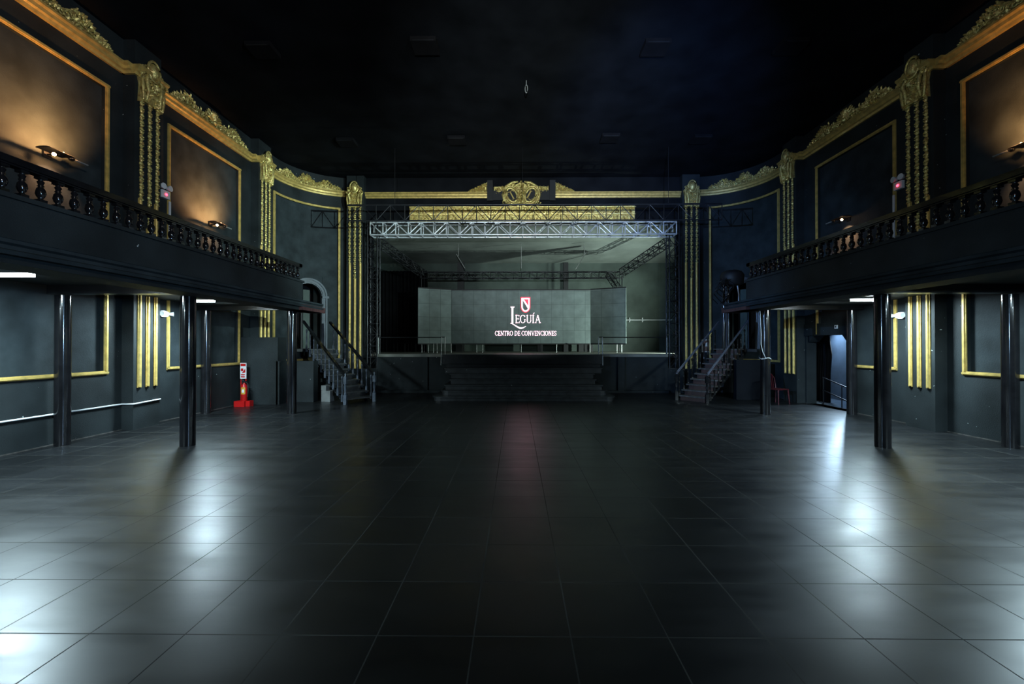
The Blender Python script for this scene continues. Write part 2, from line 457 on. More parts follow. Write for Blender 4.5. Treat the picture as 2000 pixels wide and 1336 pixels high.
# ------------------------------------------------------------------ relief scroll work
def scroll(mb, fr, c, size, a0, turns, rad, flip=1, n=10):
    pts = []; rs = []
    for i in range(n+1):
        t = i/n; r = size*(1-0.8*t); a = a0 + flip*turns*2*PI*t
        pts.append(fr(c[0]+r*math.cos(a), c[1]+r*math.sin(a), c[2]+0.02*t)); rs.append(rad*(1-0.5*t))
    mb.tube(pts, rs, 5)
def leaf(mb, fr, c, L, W, ang, lift=0.03):
    ca, sa = math.cos(ang), math.sin(ang)
    out = [(0, 0, 0), (0.3, -0.5, .2), (0.3, 0.5, .2), (0.7, -0.35, .8), (0.7, 0.35, .8), (1, 0, .5), (0.3, 0, 1), (0.7, 0, 1.4)]
    vs = [fr(c[0]+(a*L)*ca-(b*W)*sa, c[1]+(a*L)*sa+(b*W)*ca, c[2]+h*lift) for a, b, h in out]
    mb.add(vs, [(0,1,6),(0,6,2),(1,3,7,6),(2,6,7,4),(3,5,7),(4,7,5),(0,2,4,5,3,1)])
def crest_h(t):
    """height of the crest above the cornice along its length 0..1"""
    h = 0.16 + 0.28*math.exp(-((t-0.5)/0.085)**2) + 0.22*math.exp(-((t-0.22)/0.09)**2) + 0.22*math.exp(-((t-0.78)/0.09)**2)
    return h*min(1, t/0.06+0.2, (1-t)/0.06+0.2)
def crest(mb, fr, L, seed, Hs=1.0):
    rnd = random.Random(seed)
    for i in range(int(L*62)):
        t = rnd.random(); h = crest_h(t)*Hs
        y = rnd.random()*h; x = (t-0.5)*L; q = 0.03+0.07*(1-y/h)*rnd.random()
        if rnd.random() < 0.6: leaf(mb, fr, (x, y, q), 0.07+0.07*rnd.random(), 0.05, PI/2*rnd.random()+(PI/4) + (0.5-t)*1.5, 0.035)
        else: mb.ball((x, y, q), 0.018+0.016*rnd.random(), n=5, m=4, frame=fr)
    for i in range(int(L*13)):
        t = (i+0.5)/int(L*13); h = crest_h(t)*Hs; x = (t-0.5)*L
        s_ = 1 if t < 0.5 else -1
        scroll(mb, fr, (x, h*0.62, 0.05), h*0.34, -s_*PI/2, 1.2, 0.022, s_)
        leaf(mb, fr, (x, h*0.75, 0.04), h*0.38, 0.07, PI/2+s_*(0.5+0.5*rnd.random()), 0.05)
    for k in range(9):        # the central shell
        a = PI*(k+0.5)/9
        leaf(mb, fr, (0, 0.12*Hs, 0.08), 0.30*Hs, 0.09, a, 0.06)
    scroll(mb, fr, (-0.16, 0.08*Hs, 0.07), 0.12*Hs, 0, 1.3, 0.03, 1); scroll(mb, fr, (0.16, 0.08*Hs, 0.07), 0.12*Hs, PI, 1.3, 0.03, -1)
    mb.ball((0, 0.10*Hs, 0.11), 0.07, n=8, m=6, frame=fr)
    # band the relief grows from, follows the silhouette loosely
    K = 40
    for i in range(K):
        t0, t1 = i/K, (i+1)/K
        h0, h1 = crest_h(t0)*Hs*0.72, crest_h(t1)*Hs*0.72
        x0, x1 = (t0-0.5)*L, (t1-0.5)*L
        mb.add([fr(x0, -0.02, 0), fr(x1, -0.02, 0), fr(x1, h1, 0), fr(x0, h0, 0), fr(x0, -0.02, 0.04), fr(x1, -0.02, 0.04), fr(x1, h1, 0.03), fr(x0, h0, 0.03)],
               [(0,1,2,3),(7,6,5,4),(0,4,5,1),(3,2,6,7),(0,3,7,4),(1,5,6,2)])
for sd in (Lf, Rt):
    for yc, nm, sdn in ((7.05, 'over the nearer side panel', 5), (11.35, 'over the farther side panel', 6)):
        mb = MB()
        fr = lambda a, b, h, yc=yc, sd=sd: (sd.w + sd.d*(0.02+h), yc+a, CZ+0.10+b)
        crest(mb, fr, 2.9, sdn)
        tag(mb.build('scrollwork_crest', 'goldrelief'), f'gilded scrollwork crest on the {sd.n} wall cornice, {nm}', 'ornament')
    mb = MB()
    def fr(a, b, h, sd=sd):
        deg = 40 + a/RC*180/PI; p = arc_pt(sd, deg, 0.02+h); return (p[0], p[1], CZ+0.10+b)
    crest(mb, fr, 2.5, 9, 0.95)
    tag(mb.build('scrollwork_crest', 'goldrelief'), f'gilded scrollwork crest curving round the {sd.n} corner beside the stage', 'ornament')

# ------------------------------------------------------------------ pilasters (local: x along the wall, y outwards, z up)
def cartouche(mb):
    fr = lambda a, b, h: (a, h, b)
    # bracket body, flared
    prof = [(-0.27, 6.98), (-0.20, 7.02), (0.20, 7.02), (0.27, 6.98), (0.25, 7.35), (0.31, 7.62), (0.22, 7.72), (0.18, 7.82), (0, 7.90), (-0.18, 7.82), (-0.22, 7.72), (-0.31, 7.62), (-0.25, 7.35)]
    mb.prism(prof, PQ, PQ+0.09, fr)
    # oval dome
    fr2 = lambda a, b, h: (a, PQ+0.08+h, 7.76+b)
    mb.ball((0, 0, 0), 0.125, 0.185, 0.13, n=14, m=8, frame=fr2)
    pts = [(0.155*math.cos(t), PQ+0.13, 7.76+0.215*math.sin(t)) for t in [2*PI*k/20 for k in range(21)]]
    mb.tube(pts, 0.028, 6)
    rnd = random.Random(3)
    for s_ in (-1, 1):
        g = lambda a, b, h: (a, PQ+0.07+h, b)
        scroll(mb, g, (s_*0.25, 7.56, 0.03), 0.10, PI/2, 1.4, 0.035, s_)
        scroll(mb, g, (s_*0.24, 7.72, 0.02), 0.07, -PI/2, 1.2, 0.025, -s_)
        mb.tube([(s_*0.16, PQ+0.12, 7.58), (s_*0.20, PQ+0.15, 7.45), (s_*0.15, PQ+0.14, 7.25), (s_*0.17, PQ+0.11, 7.05)], [0.04, 0.045, 0.035, 0.02], 6)
        mb.tube([(s_*0.25, PQ+0.10, 7.50), (s_*0.27, PQ+0.12, 7.3), (s_*0.24, PQ+0.11, 7.02)], [0.03, 0.035, 0.025], 6)
    for i in range(60):
        x = rnd.uniform(-0.22, 0.22); z = rnd.uniform(7.03, 7.55)
        g = lambda a, b, h: (a, PQ+0.08+h, b)
        leaf(mb, g, (x, z, 0.0), 0.09, 0.05, rnd.uniform(0, 2*PI), 0.045)
    for k in range(7):
        g = lambda a, b, h: (a, PQ+0.08+h, b)
        leaf(mb, g, (0, 7.50, 0.03), 0.17, 0.06, -PI*(k+0.5)/7, 0.05)
def garland(mb, x, z0, z1):
    rnd = random.Random(int(x*100)+7); z = z1; i = 0
    while z > z0:
        r = 0.040 if i % 3 else 0.050
        mb.ball((x+rnd.uniform(-.008, .008), PQ+0.03, z), r, 0.035, 0.045, n=6, m=4)
        for s_ in (-1, 1):
            g = lambda a, b, h: (a, PQ+0.02+h, b)
            leaf(mb, g, (x, z, 0.01), 0.065, 0.035, PI/2 - s_*1.2 if i % 2 else PI/2-s_*2.0, 0.02)
        z -= 0.075; i += 1
def make_pilaster():
    root = empty('pilaster')
    MB().box(-PHW, PHW, 0, PQ, 0, ZC).build('shaft', 'wall', root)
    m = MB(); cartouche(m); m.build('cartouche', 'goldrelief', root)
    for x, zg in ((-0.2, 4.9), (0, 4.3), (0.2, 4.9)):
        m = MB(); garland(m, x, zg, 7.02); m.build('garland', 'goldrelief', root)
        m = MB(); m.box(x-0.045, x+0.045, PQ, PQ+0.02, 0.88, zg+0.02)
        m.tube([(x, PQ+0.02, 0.9), (x, PQ+0.02, zg+0.05)], 0.032, 8)
        m.build('gold_strip', 'gold', root)
    return root
proto = make_pilaster()
pl = [((XL, PIL_Y[0], 0), -PI/2, 'left side wall pilaster with gold cartouche, nearest to the camera'),
      ((XL, PIL_Y[1], 0), -PI/2, 'left side wall pilaster with gold cartouche, where the wall starts to curve'),
      ((PILX[0], YP, 0), PI, 'gold striped pilaster left of the stage opening'),
      ((PILX[1], YP, 0), PI, 'gold striped pilaster right of the stage opening'),
      ((XR, PIL_Y[1], 0), PI/2, 'right side wall pilaster with gold cartouche, beside the corridor doorway'),
      ((XR, PIL_Y[0], 0), PI/2, 'right side wall pilaster with gold cartouche, nearest to the camera')]
for i, (loc, rz, lab) in enumerate(pl):
    o = proto if i == 0 else copy_tree(proto)
    o.location = loc; o.rotation_euler.z = rz
    tag(o, 'black ' + lab, 'pilaster', 'pilasters with gold garlands', 'thing')

# ------------------------------------------------------------------ emblem over the stage
ec = XC + 0.05 + 0.0; EZ = 7.55; EY = YP
ec = (1018-1008)/826*YP + 0.0
root = empty('emblem', (ec, EY, EZ)); tag(root, 'gilded emblem with two tilted ovals lettered T and L over the stage', 'emblem')
fr = lambda a, b, h: (a, -h, b)
m = MB(); rnd = random.Random(12)
pxs = YP/826
body = [(-1.05, .32), (-0.5, .34), (-0.42, .46), (-0.2, .40), (0, .52), (0.2, .40), (0.42, .46), (0.5, .34), (1.05, .32), (1.05, .08), (.72, .08), (.70, -.2), (.45, -.42), (.2, -.38), (0, -.5), (-.2, -.38), (-.45, -.42), (-.70, -.2), (-.72, .08), (-1.05, .08)]
m.prism(body, 0, 0.07, fr)
for s_ in (-1, 1):
    for w_, r_ in ((0.0, 0.045), (0.075, 0.03)):
        pts = []
        for k in range(25):
            t = 2*PI*k/24; a = (0.19+w_)*math.cos(t); b = (0.28+w_)*math.sin(t); an = -s_*R(28)
            pts.append(fr(s_*0.36 + a*math.cos(an)-b*math.sin(an), -0.02+a*math.sin(an)+b*math.cos(an), 0.12))
        m.tube(pts, r_, 6)
    scroll(m, fr, (s_*0.62, -0.3, 0.1), 0.13, 0, 1.4, 0.04, -s_); scroll(m, fr, (s_*0.30, 0.38, 0.1), 0.12, 0, 1.4, 0.04, s_)
    scroll(m, fr, (s_*0.85, 0.2, 0.09), 0.09, 0, 1.4, 0.03, s_)
    m.tube([fr(s_*0.12, .5, .1), fr(s_*.35, .46, .13), fr(s_*.62, .30, .12), fr(s_*.72, 0, .1), fr(s_*.66, -.25, .09)], [0.04, .05, .05, .04, .03], 6)
    for i in range(36): leaf(m, fr, (s_*rnd.uniform(0.62, 1.02), rnd.uniform(0.1, 0.3), 0.06), .09, .05, rnd.uniform(0, 6.28), .05)
for i in range(50): leaf(m, fr, (rnd.uniform(-.10, .10), rnd.uniform(-.42, .45), 0.07), .1, .05, rnd.uniform(0, 6.28), .07)
m.ball((0, 0.12, 0.14), 0.09, n=10, m=6, frame=fr); m.ball((0, 0.5, 0.1), 0.06, n=8, m=5, frame=fr)
m.build('gilded_frame', 'goldrelief', root)
# serif letters from strokes
TH, TN = 0.125, 0.05
def seg2(P, x0, y0, x1, y1, t):
    d = math.hypot(x1-x0, y1-y0); nx, ny = -(y1-y0)/d*t/2, (x1-x0)/d*t/2
    P.append([(x0+nx, y0+ny), (x1+nx, y1+ny), (x1-nx, y1-ny), (x0-nx, y0-ny)])
def arc2(P, cx, cy, rx, ry, a0, a1, tk=TH, tn=TN, n=14):
    for i in range(n):
        q = []
        for a in (R(a0+(a1-a0)*i/n), R(a0+(a1-a0)*(i+1)/n)):
            t = tn+(tk-tn)*abs(math.cos(a)); q.append(((cx+(rx)*math.cos(a), cy+ry*math.sin(a)), (cx+(rx-t)*math.cos(a), cy+(ry-t*0.8)*math.sin(a))))
        P.append([q[0][0], q[1][0], q[1][1], q[0][1]])
def stem(P, x, y0=0, y1=1, t=TH, sf=0.13, top=True, bot=True):
    seg2(P, x, y0, x, y1, t)
    if bot: seg2(P, x-sf, y0+TN/2, x+sf, y0+TN/2, TN)
    if top: seg2(P, x-sf, y1-TN/2, x+sf, y1-TN/2, TN)
def letter(ch):
    P = []; w_ = 0.7
    if ch == 'E':
        w_ = 0.62; stem(P, .15)
        seg2(P, .1, 1-TN/2, .58, 1-TN/2, TN); seg2(P, .1, TN/2, .62, TN/2, TN); seg2(P, .15, .52, .47, .52, TN)
        seg2(P, .56, 1, .56, .80, TN); seg2(P, .60, 0, .60, .22, TN); seg2(P, .46, .42, .46, .62, TN)
    elif ch == 'L':
        w_ = 0.62; stem(P, .15); seg2(P, .1, TN/2, .62, TN/2, TN); seg2(P, .60, 0, .60, .25, TN)
    elif ch == 'T':
        w_ = 0.72; stem(P, .36, top=False); seg2(P, .0, 1-TN/2, .72, 1-TN/2, TN); seg2(P, .03, 1, .03, .78, TN); seg2(P, .69, 1, .69, .78, TN)
    elif ch == 'G':
        w_ = 0.84; arc2(P, .42, .5, .42, .52, 42, 322); seg2(P, .72, .12, .72, .42, TH*.9); seg2(P, .58, .42, .86, .42, TN); seg2(P, .73, .95, .73, .74, TN)
    elif ch == 'C':
        w_ = 0.76; arc2(P, .42, .5, .42, .52, 42, 318); seg2(P, .73, .95, .73, .74, TN); seg2(P, .73, .05, .73, .22, TN)
    elif ch == 'O':
        w_ = 0.86; arc2(P, .42, .5, .42, .52, 0, 360, n=22)
    elif ch == 'U':
        w_ = 0.82; stem(P, .17, .3, 1, bot=False); stem(P, .68, .3, 1, t=TN*1.3, bot=False); arc2(P, .41, .32, .32, .34, 180, 360, TH, TN)
    elif ch in 'IÍ':
        w_ = 0.32; stem(P, .15)
        if ch == 'Í': seg2(P, .14, 1.08, .30, 1.28, TN*1.5)
    elif ch == 'A':
        w_ = 0.86; seg2(P, .12, 0, .42, 1, TN*1.1); seg2(P, .42, 1, .74, 0, TH); seg2(P, .22, .36, .62, .36, TN)
        seg2(P, 0, TN/2, .24, TN/2, TN); seg2(P, .60, TN/2, .88, TN/2, TN)
    elif ch == 'N':
        w_ = 0.84; stem(P, .15, t=TN*1.3); stem(P, .70, t=TN*1.3, bot=False); seg2(P, .13, .98, .70, .03, TH)
    elif ch == 'R':
        w_ = 0.76; stem(P, .15); arc2(P, .36, .74, .28, .26, -90, 90); seg2(P, .15, 1-TN/2, .37, 1-TN/2, TN); seg2(P, .15, .5, .37, .5, TN); seg2(P, .36, .5, .70, .02, TH); seg2(P, .6, TN/2, .8, TN/2, TN)
    elif ch == 'D':
        w_ = 0.84; stem(P, .15); arc2(P, .32, .5, .48, .5, -90, 90); seg2(P, .1, 1-TN/2, .34, 1-TN/2, TN); seg2(P, .1, TN/2, .34, TN/2, TN)
    elif ch == 'V':
        w_ = 0.84; seg2(P, .12, 1, .42, 0, TH); seg2(P, .42, 0, .72, 1, TN*1.1); seg2(P, 0, 1-TN/2, .26, 1-TN/2, TN); seg2(P, .60, 1-TN/2, .86, 1-TN/2, TN)
    elif ch == 'S':
        w_ = 0.58; arc2(P, .28, .74, .25, .27, 35, 270, TH*.8); arc2(P, .28, .25, .27, .27, 90, -150, TH*.8); seg2(P, .50, .97, .50, .76, TN); seg2(P, .04, .03, .04, .24, TN)
    else: w_ = 0.34
    return P, w_
def text_mb(mb, s, x0, x1, y0, h, fr3, th=0.01):
    tot = 0; L = []
    for ch in s:
        P, w_ = letter(ch); L.append((P, tot)); tot += w_ + (0.07 if ch != ' ' else 0)
    k = (x1-x0)/(tot-0.07)
    for P, o in L:
        for poly in P:
            mb.prism([(x0+(a+o)*k, y0+b*h) for a, b in poly], 0, th, fr3)
for s_, ch in ((-1, 'T'), (1, 'L')):
    an = -s_*R(28)
    rot = lambda a, b, an=an, s_=s_: (s_*0.36 + a*math.cos(an)-b*math.sin(an), -0.02+a*math.sin(an)+b*math.cos(an))
    m = MB(); m.prism([rot(0.19*math.cos(2*PI*k/24), 0.28*math.sin(2*PI*k/24)) for k in range(24)], 0.05, 0.085, fr)
    ov = m.build('oval_shield', 'black', root)
    m = MB(); text_mb(m, ch, -0.13, 0.13, -0.17, 0.34, lambda a, b, h, rot=rot: fr(*rot(a, b), 0.086+h), 0.03)
    tag(m.build('gold_letter', 'gold', ov), f'pale gold letter {ch}')
# stepped brackets beside the emblem
for s_, nm in ((-1, 'left'), (1, 'right')):
    m = MB(); rnd = random.Random(31)
    x0 = ec + s_*1.31
    f3 = lambda a, b, h, x0=x0, s_=s_: (x0+s_*a, YP-0.02-h, CZ+0.05+b)
    for i in range(130):
        a = rnd.random()*0.66; hh = 0.42*(1-a/0.70); leaf(m, f3, (a, rnd.random()*hh*0.9, 0.03), .1, .05, rnd.uniform(0.3, 2.8), .05)
    m.prism([(0, 0), (0.68, 0), (0.45, 0.12), (0.2, 0.28), (0, 0.40)], 0, 0.04, f3)
    for i in range(5): scroll(m, f3, (0.06+0.12*i, 0.06+0.20*(1-i/5), 0.05), 0.05, 0, 1.3, 0.018)
    tag(m.build('scrollwork_crest', 'goldrelief'), f'small wedge shaped gold scrollwork just {nm} of the central emblem', 'ornament')
    m = MB(); m.box(min(x0-s_*0.22, x0), max(x0-s_*0.22, x0), YP-0.14, YP, CZ-0.28, CZ+0.5)
    m.box(*sorted((x0-s_*0.62, x0-s_*0.22)), YP-0.10, YP, CZ-0.25, CZ+0.12)
    tag(m.build('bracket_block', 'black'), f'plain black block in the cornice gap {nm} of the emblem', 'block')

# gold frieze over the stage opening
fx0, fx1 = (800-1008)*pxs, (1240-1008)*pxs
m = MB(); fz0, fz1 = 6.52, 7.10
m.box(fx0, fx1, YP-0.06, YP, fz0, fz1)
m.sweep([((fx0, YP-0.06, 0), (0, -1)), ((fx1, YP-0.06, 0), (0, -1))], [(0, fz1-0.05), (0.06, fz1-0.04), (0.08, fz1), (0, fz1)])
m.sweep([((fx0, YP-0.06, 0), (0, -1)), ((fx1, YP-0.06, 0), (0, -1))], [(0, 6.78), (0.04, 6.79), (0.05, 6.83), (0, 6.84)])
root = empty('frieze', (0, 0, 0))
fo = m.build('frieze_board', 'goldrelief', root)
tag(root, 'long gilded frieze band with leaf relief and dentils over the stage opening', 'frieze')
root.location = (0, 0, 0)
m = MB(); rnd = random.Random(77); f3 = lambda a, b, h: (a, YP-0.06-h, b)
nx = int((fx1-fx0)/0.24)
for i in range(nx):
    x = fx0+0.12+i*(fx1-fx0-0.1)/nx
    scroll(m, f3, (x, 6.94, 0.02), 0.075, PI*(i % 2), 1.3, 0.018, 1 if i % 2 else -1)
    for k in range(5): leaf(m, f3, (x+rnd.uniform(-.1, .1), 6.94+rnd.uniform(-.07, .07), .01), .08, .04, rnd.uniform(0, 6.28), .035)
m.build('leaf_relief', 'goldrelief', root)
n = 66
dm = MB().box(0, 0.08, YP-0.13, YP-0.06, 6.64, 6.74).ball((0.04, YP-0.08, 6.58), 0.035, n=6, m=4).mesh('dentil', 'goldrelief')
for i in range(n):
    o = bpy.data.objects.new('dentil', dm); COL.objects.link(o); o.parent = root; o.location.x = fx0+0.04+i*(fx1-fx0-0.1)/n

# ------------------------------------------------------------------ balconies
BZ0, BZ1, BZ2 = 2.90, 3.37, 3.77
YE = 10.35
def balcony(sd, uf):
    """uf: distance of the parapet face from the wall"""
    f = lambda p: Vector((sd.w + sd.d*p.x, p.y, p.z))
    root = empty('balcony', (0, 0, 0)); tag(root, f'black balcony gallery carried on columns along the {sd.n} wall', 'balcony', kind='thing')
    MB(f).box(0.0, uf-0.1, YB, YE, 2.86, 2.98).build('balcony_floor', 'semi', root)
    m = MB(f)
    m.box(uf-0.16, uf, YB, YE, BZ0, BZ1); m.box(0, uf-0.16, YE-0.16, YE, BZ0, BZ1)
    m.box(uf-0.19, uf+0.03, YB, YE+0.03, BZ1-0.05, BZ1)
    m.build('parapet', 'wall', root)
    m = MB(f)
    # stepped moulding under the parapet
    prof = [(-0.05, 2.74), (-0.02, 2.74), (0.0, 2.78), (-0.05, 2.80), (-0.05, 2.84), (-0.01, 2.86), (-0.01, 2.90), (-0.3, 2.90), (-0.45, 2.74)]
    n = len(prof)
    vs = [(uf+q, y, z) for y in (YB, 11.5) for q, z in prof]
    m.add(vs, [tuple(range(n)), tuple(range(n, 2*n))] + [(k, (k+1) % n, n+(k+1) % n, n+k) for k in range(n)])
    m.build('moulding', 'panel', root)
    m = MB(f); m.box(uf-0.48, uf-0.02, 10.4, 11.62, 2.66, 2.80)
    m.build('beam_end', 'rust', root)
    m = MB(f); m.box(0, uf-0.2, YE, 11.55, 2.80, 2.88); m.box(uf-0.62, uf-0.12, YB, 11.4, 2.66, 2.86)
    m.build('edge_beam', 'wall', root)
    for y in (0.5, 4.0, 7.5, 11.0):
        m = MB(f); m.box(0, uf-0.3, y-0.11, y+0.11, 2.70, 2.87); m.build('cross_beam', 'semi', root)
    # soffit boards
    MB(f).box(0, uf-0.4, YB, 11.4, 2.85, 2.87).build('soffit', 'wall', root)
    # balustrade
    br = empty('balustrade', (0, 0, 0)); tag(br, f'row of turned black balusters and rail on the {sd.n} balcony', 'balustrade')
    m = MB(f); m.box(uf-0.15, uf-0.01, YB, YE, BZ2-0.07, BZ2); m.box(uf-0.13, uf-0.03, YB, YE, BZ2-0.09, BZ2-0.07)
    m.box(0.3, uf-0.01, YE-0.14, YE, BZ2-0.07, BZ2)
    m.build('handrail', 'gloss', br)
    prof = [(0.030, 0.05), (0.022, 0.065), (0.036, 0.085), (0.047, 0.12), (0.040, 0.165), (0.022, 0.19), (0.032, 0.205), (0.022, 0.22), (0.034, 0.25), (0.020, 0.265), (0.03, 0.28)]
    b = MB(); b.box(-0.038, 0.038, -0.038, 0.038, 0, 0.05); b.box(-0.038, 0.038, -0.038, 0.038, 0.28, 0.32); b.lathe(prof, n=10)
    me = b.mesh('baluster', 'gloss')
    ys = [YE-0.09-0.18*i for i in range(52)]
    for y in ys:
        o = bpy.data.objects.new('baluster', me); COL.objects.link(o); o.parent = br; o.location = (sd.w+sd.d*(uf-0.08), y, BZ1)
    for i in range(1, 12):
        o = bpy.data.objects.new('baluster', me); COL.objects.link(o); o.parent = br; o.location = (sd.w+sd.d*(uf-0.08-0.18*i), YE-0.07, BZ1)
Lf.uf, Rt.uf = 3.05, 3.30
balcony(Lf, Lf.uf); balcony(Rt, Rt.uf)

# columns
cm = MB().lathe([(0.118, 0), (0.118, 2.68)], n=32).mesh('column', 'gloss')
for sd, xi, xo in ((Lf, -5.86, -8.12), (Rt, 6.44, 8.66)):
    for y, dn in ((0.5, None), (4.0, None), (7.5, 'nearer'), (11.0, 'farther')):
        for x, rw in ((xi, 'inner edge'), (xo, 'wall side')):
            if dn is None: continue
            o = bpy.data.objects.new('column', cm); COL.objects.link(o); o.location = (x, y, 0)
            tag(o, f'glossy black round column under the {sd.n} balcony, {dn} one on the {rw}', 'column', 'columns under the balconies', 'thing')
            if rw == 'wall side': o.scale = (0.95, 0.95, 1)

# tube lights under the balconies
def tube_light(x, y, lab, e=165):
    r = empty('tube_light', (x, y, 2.76)); tag(r, lab, 'ceiling light', 'cold white lights under the balconies')
    MB().box(-0.33, 0.33, -0.06, 0.06, 0.045, 0.095).build('housing', 'white', r)
    m = MB(); m.box(-0.31, 0.31, -0.045, 0.045, 0.0, 0.045); m.build('diffuser', 'tube', r)
    l = lamp('AREA', (x, y, 2.735), e, (0.66, 0.90, 1.0), None, name='tube_glow', sx=0.6, sy=0.1)
    l.rotation_euler = (0, 0, 0)
TL = [(Lf, 7.6), (Rt, 7.6)]
tube_light(-7.15, 5.9, 'bright white tube light under the left balcony, nearer to the camera')
tube_light(-7.15, 9.5, 'bright white tube light under the left balcony, beyond the first column')
tube_light(7.72, 9.4, 'bright white tube light under the right balcony')
for x, y in ((7.6, 5.8), (-7.15, 2.3), (7.6, 2.3)):
    l = lamp('AREA', (x, y, 2.735), 165, (0.66, 0.90, 1.0), None, name='tube_glow', sx=0.6, sy=0.1)

# wall lamps above the balconies
def wall_lamp(sd, y, z, lab, up, dn):
    s = -1 if sd is Lf else 1
    r = empty('wall_lamp', (sd.w, y, z)); tag(r, lab, 'wall lamp', 'black picture lamps on the side walls')
    f = lambda p: Vector((sd.d*p.x, p.y, p.z))
    q = 0.0 if True else 0
    m = MB(f); m.box(-0.07, -0.03, -0.06, 0.06, -0.06, 0.06); m.tube([(-0.05, 0, 0), (0.20, 0, 0.0)], 0.014, 6); m.build('wall_bracket', 'darksteel', r)
    m = MB(f)
    K = 8; vs = []
    for yy in (-0.30, 0.12):
        for k in range(K+1):
            a = PI*k/K; vs.append((0.22+0.13*math.cos(a), yy, 0.030*math.sin(a)-0.01))
    m.add(vs, [(k, k+1, K+2+k, K+1+k) for k in range(K)] + [tuple(range(K+1)), tuple(range(K+1, 2*K+2))])
    m.build('shade', 'darksteel', r)
    m = MB(f); m.ball((0.22, 0.17, 0), 0.05, n=8, m=6); m.build('knob', 'gloss', r)
    m = MB(f); m.tube([(0.22, 0.20, 0), (0.22, 0.46, -0.0)], 0.016, 6); m.build('rod', 'steel', r)
    if dn:
        m = MB(f); m.ball((0.24, -0.14, -0.06), 0.03, n=10, m=6); m.build('bulb', 'bulb', r)
        lamp('SPOT', (sd.w+sd.d*0.30, y-0.03, z-0.09), dn*0.7, (1.0, 0.50, 0.25), (sd.w-0.25*sd.d, y+0.10, z-0.75), 0.02, 80, 0.8, 'lamp_down')
    if up:
        m = MB(f); m.ball((0.22, 0.03, 0.04), 0.016, n=10, m=6); m.build('bulb', 'bulb', r)
        lamp('SPOT', (sd.w+sd.d*0.55, y-0.02, z+0.05), up*1.0, (1.0, 0.45, 0.15), (sd.w-sd.d*0.10, y-0.12, z+0.45), 0.04, 128, 1.0, 'lamp_up')
wall_lamp(Lf, 7.42, 5.18, 'warm lit black wall lamp on the nearer panel of the left wall', 330, 110)
wall_lamp(Lf, 11.45, 5.08, 'warm lit black wall lamp on the farther panel of the left wall', 300, 90)
wall_lamp(Rt, 7.30, 5.22, 'warm lit black wall lamp on the nearer panel of the right wall', 280, 90)
wall_lamp(Rt, 11.45, 5.18, 'black wall lamp glowing downward on the farther panel of the right wall', 0, 150)

# emergency lights
def emergency(sd, y, z, lab, lower):
    s = sd.d
    r = empty('emergency_light', (sd.w, y, z)); tag(r, lab, 'emergency light', 'white twin head emergency lights')
    f = lambda p: Vector((s*p.x, p.y, p.z))
    if lower:
        m = MB(f); m.prism([(0.17*math.cos(2*PI*k/20), 0.075*math.sin(2*PI*k/20)) for k in range(20)], 0, 0.07, lambda a, b, h: (h, a, b)); m.build('housing', 'white', r)
        m = MB(f); m.tube([(0.05, 0.14, 0), (0.14, 0.20, 0)], [0.03, 0.055], 10); m.build('lamp_head', 'white', r)
        m = MB(f); m.tube([(0.05, -0.11, 0), (0.12, -0.12, 0)], [0.05, 0.058], 10); m.build('lamp_head', 'steel', r)
    else:
        m = MB(f); m.box(0, 0.07, -0.11, 0.11, -0.16, 0.02); m.build('housing', 'white', r)
        for yy in (-0.09, 0.09):
            m = MB(f); m.tube([(0.02, yy, 0.10), (0.10, yy*1.1, 0.10)], [0.05, 0.07], 12); m.build('lamp_head', 'white', r)
        m = MB(f); m.box(0.07, 0.085, -0.02, 0.02, -0.09, -0.05); m.build('indicator', 'redled', r)
emergency(Lf, 9.85, 5.40, 'white emergency light with red indicator above the left balcony', False)
emergency(Rt, 9.85, 5.55, 'white emergency light with red indicator above the right balcony', False)
emergency(Lf, 9.80, 2.52, 'oval white emergency light under the left balcony', True)
emergency(Rt, 9.80, 2.47, 'oval white emergency light under the right balcony', True)
# white conduits
f = lambda p: Vector((XL + p.x, p.y, p.z))
m = MB(f); m.tube([(0.02, 3, 0.56), (0.02, 8.80, 0.55), (0.27, 8.81, 0.55), (0.27, 9.48, 0.57)], 0.016, 8)
tag(m.build('conduit', 'white'), 'white conduit pipe along the foot of the left wall', 'conduit')
for sd, z0, z1 in ((Lf, 3.6, 5.2), (Rt, 3.6, 5.3)):
    m = MB(lambda p, sd=sd: Vector((sd.w+sd.d*p.x, p.y, p.z))); m.box(0.045, 0.07, 9.95, 9.99, z0, z1)
    tag(m.build('conduit', 'white'), f'white conduit rising to the emergency light above the {sd.n} balcony', 'conduit')

# ceiling fixtures
for x, y, lab in ((-5.35, 13.3, 'farthest row, left end'), (-1.85, 13.2, 'farthest row, left of centre'), (2.9, 13.1, 'farthest row, right of centre'), (5.75, 13.2, 'farthest row, right end'),
                  (-5.5, 9.1, 'middle row, left end'), (-1.95, 9.0, 'middle row, left of centre'), (3.0, 9.1, 'middle row, right of centre'), (5.9, 9.1, 'middle row, right end')):
    r = empty('ceiling_spotlight', (x, y, ZC)); tag(r, 'dark square ceiling spotlight, ' + lab, 'spotlight', 'dark spotlights on the ceiling')
    MB().box(-0.27, 0.27, -0.22, 0.22, -0.10, 0).build('housing', 'cloth', r)
    m = MB(); m.box(-0.22, 0.22, -0.23, -0.22, -0.10, -0.08); m.build('bracket', 'darksteel', r)
m = MB(); m.tube([(0.25, 10.3, ZC), (0.25, 10.3, ZC-0.12)], 0.012, 6); m.tube([(0.25+0.03*math.cos(t), 10.3, ZC-0.2+0.10*math.sin(t)) for t in [2*PI*k/12 for k in range(13)]], 0.012, 6)
tag(m.build('ceiling_hook', 'steel'), 'steel hook ring hanging from the ceiling centre', 'hook')

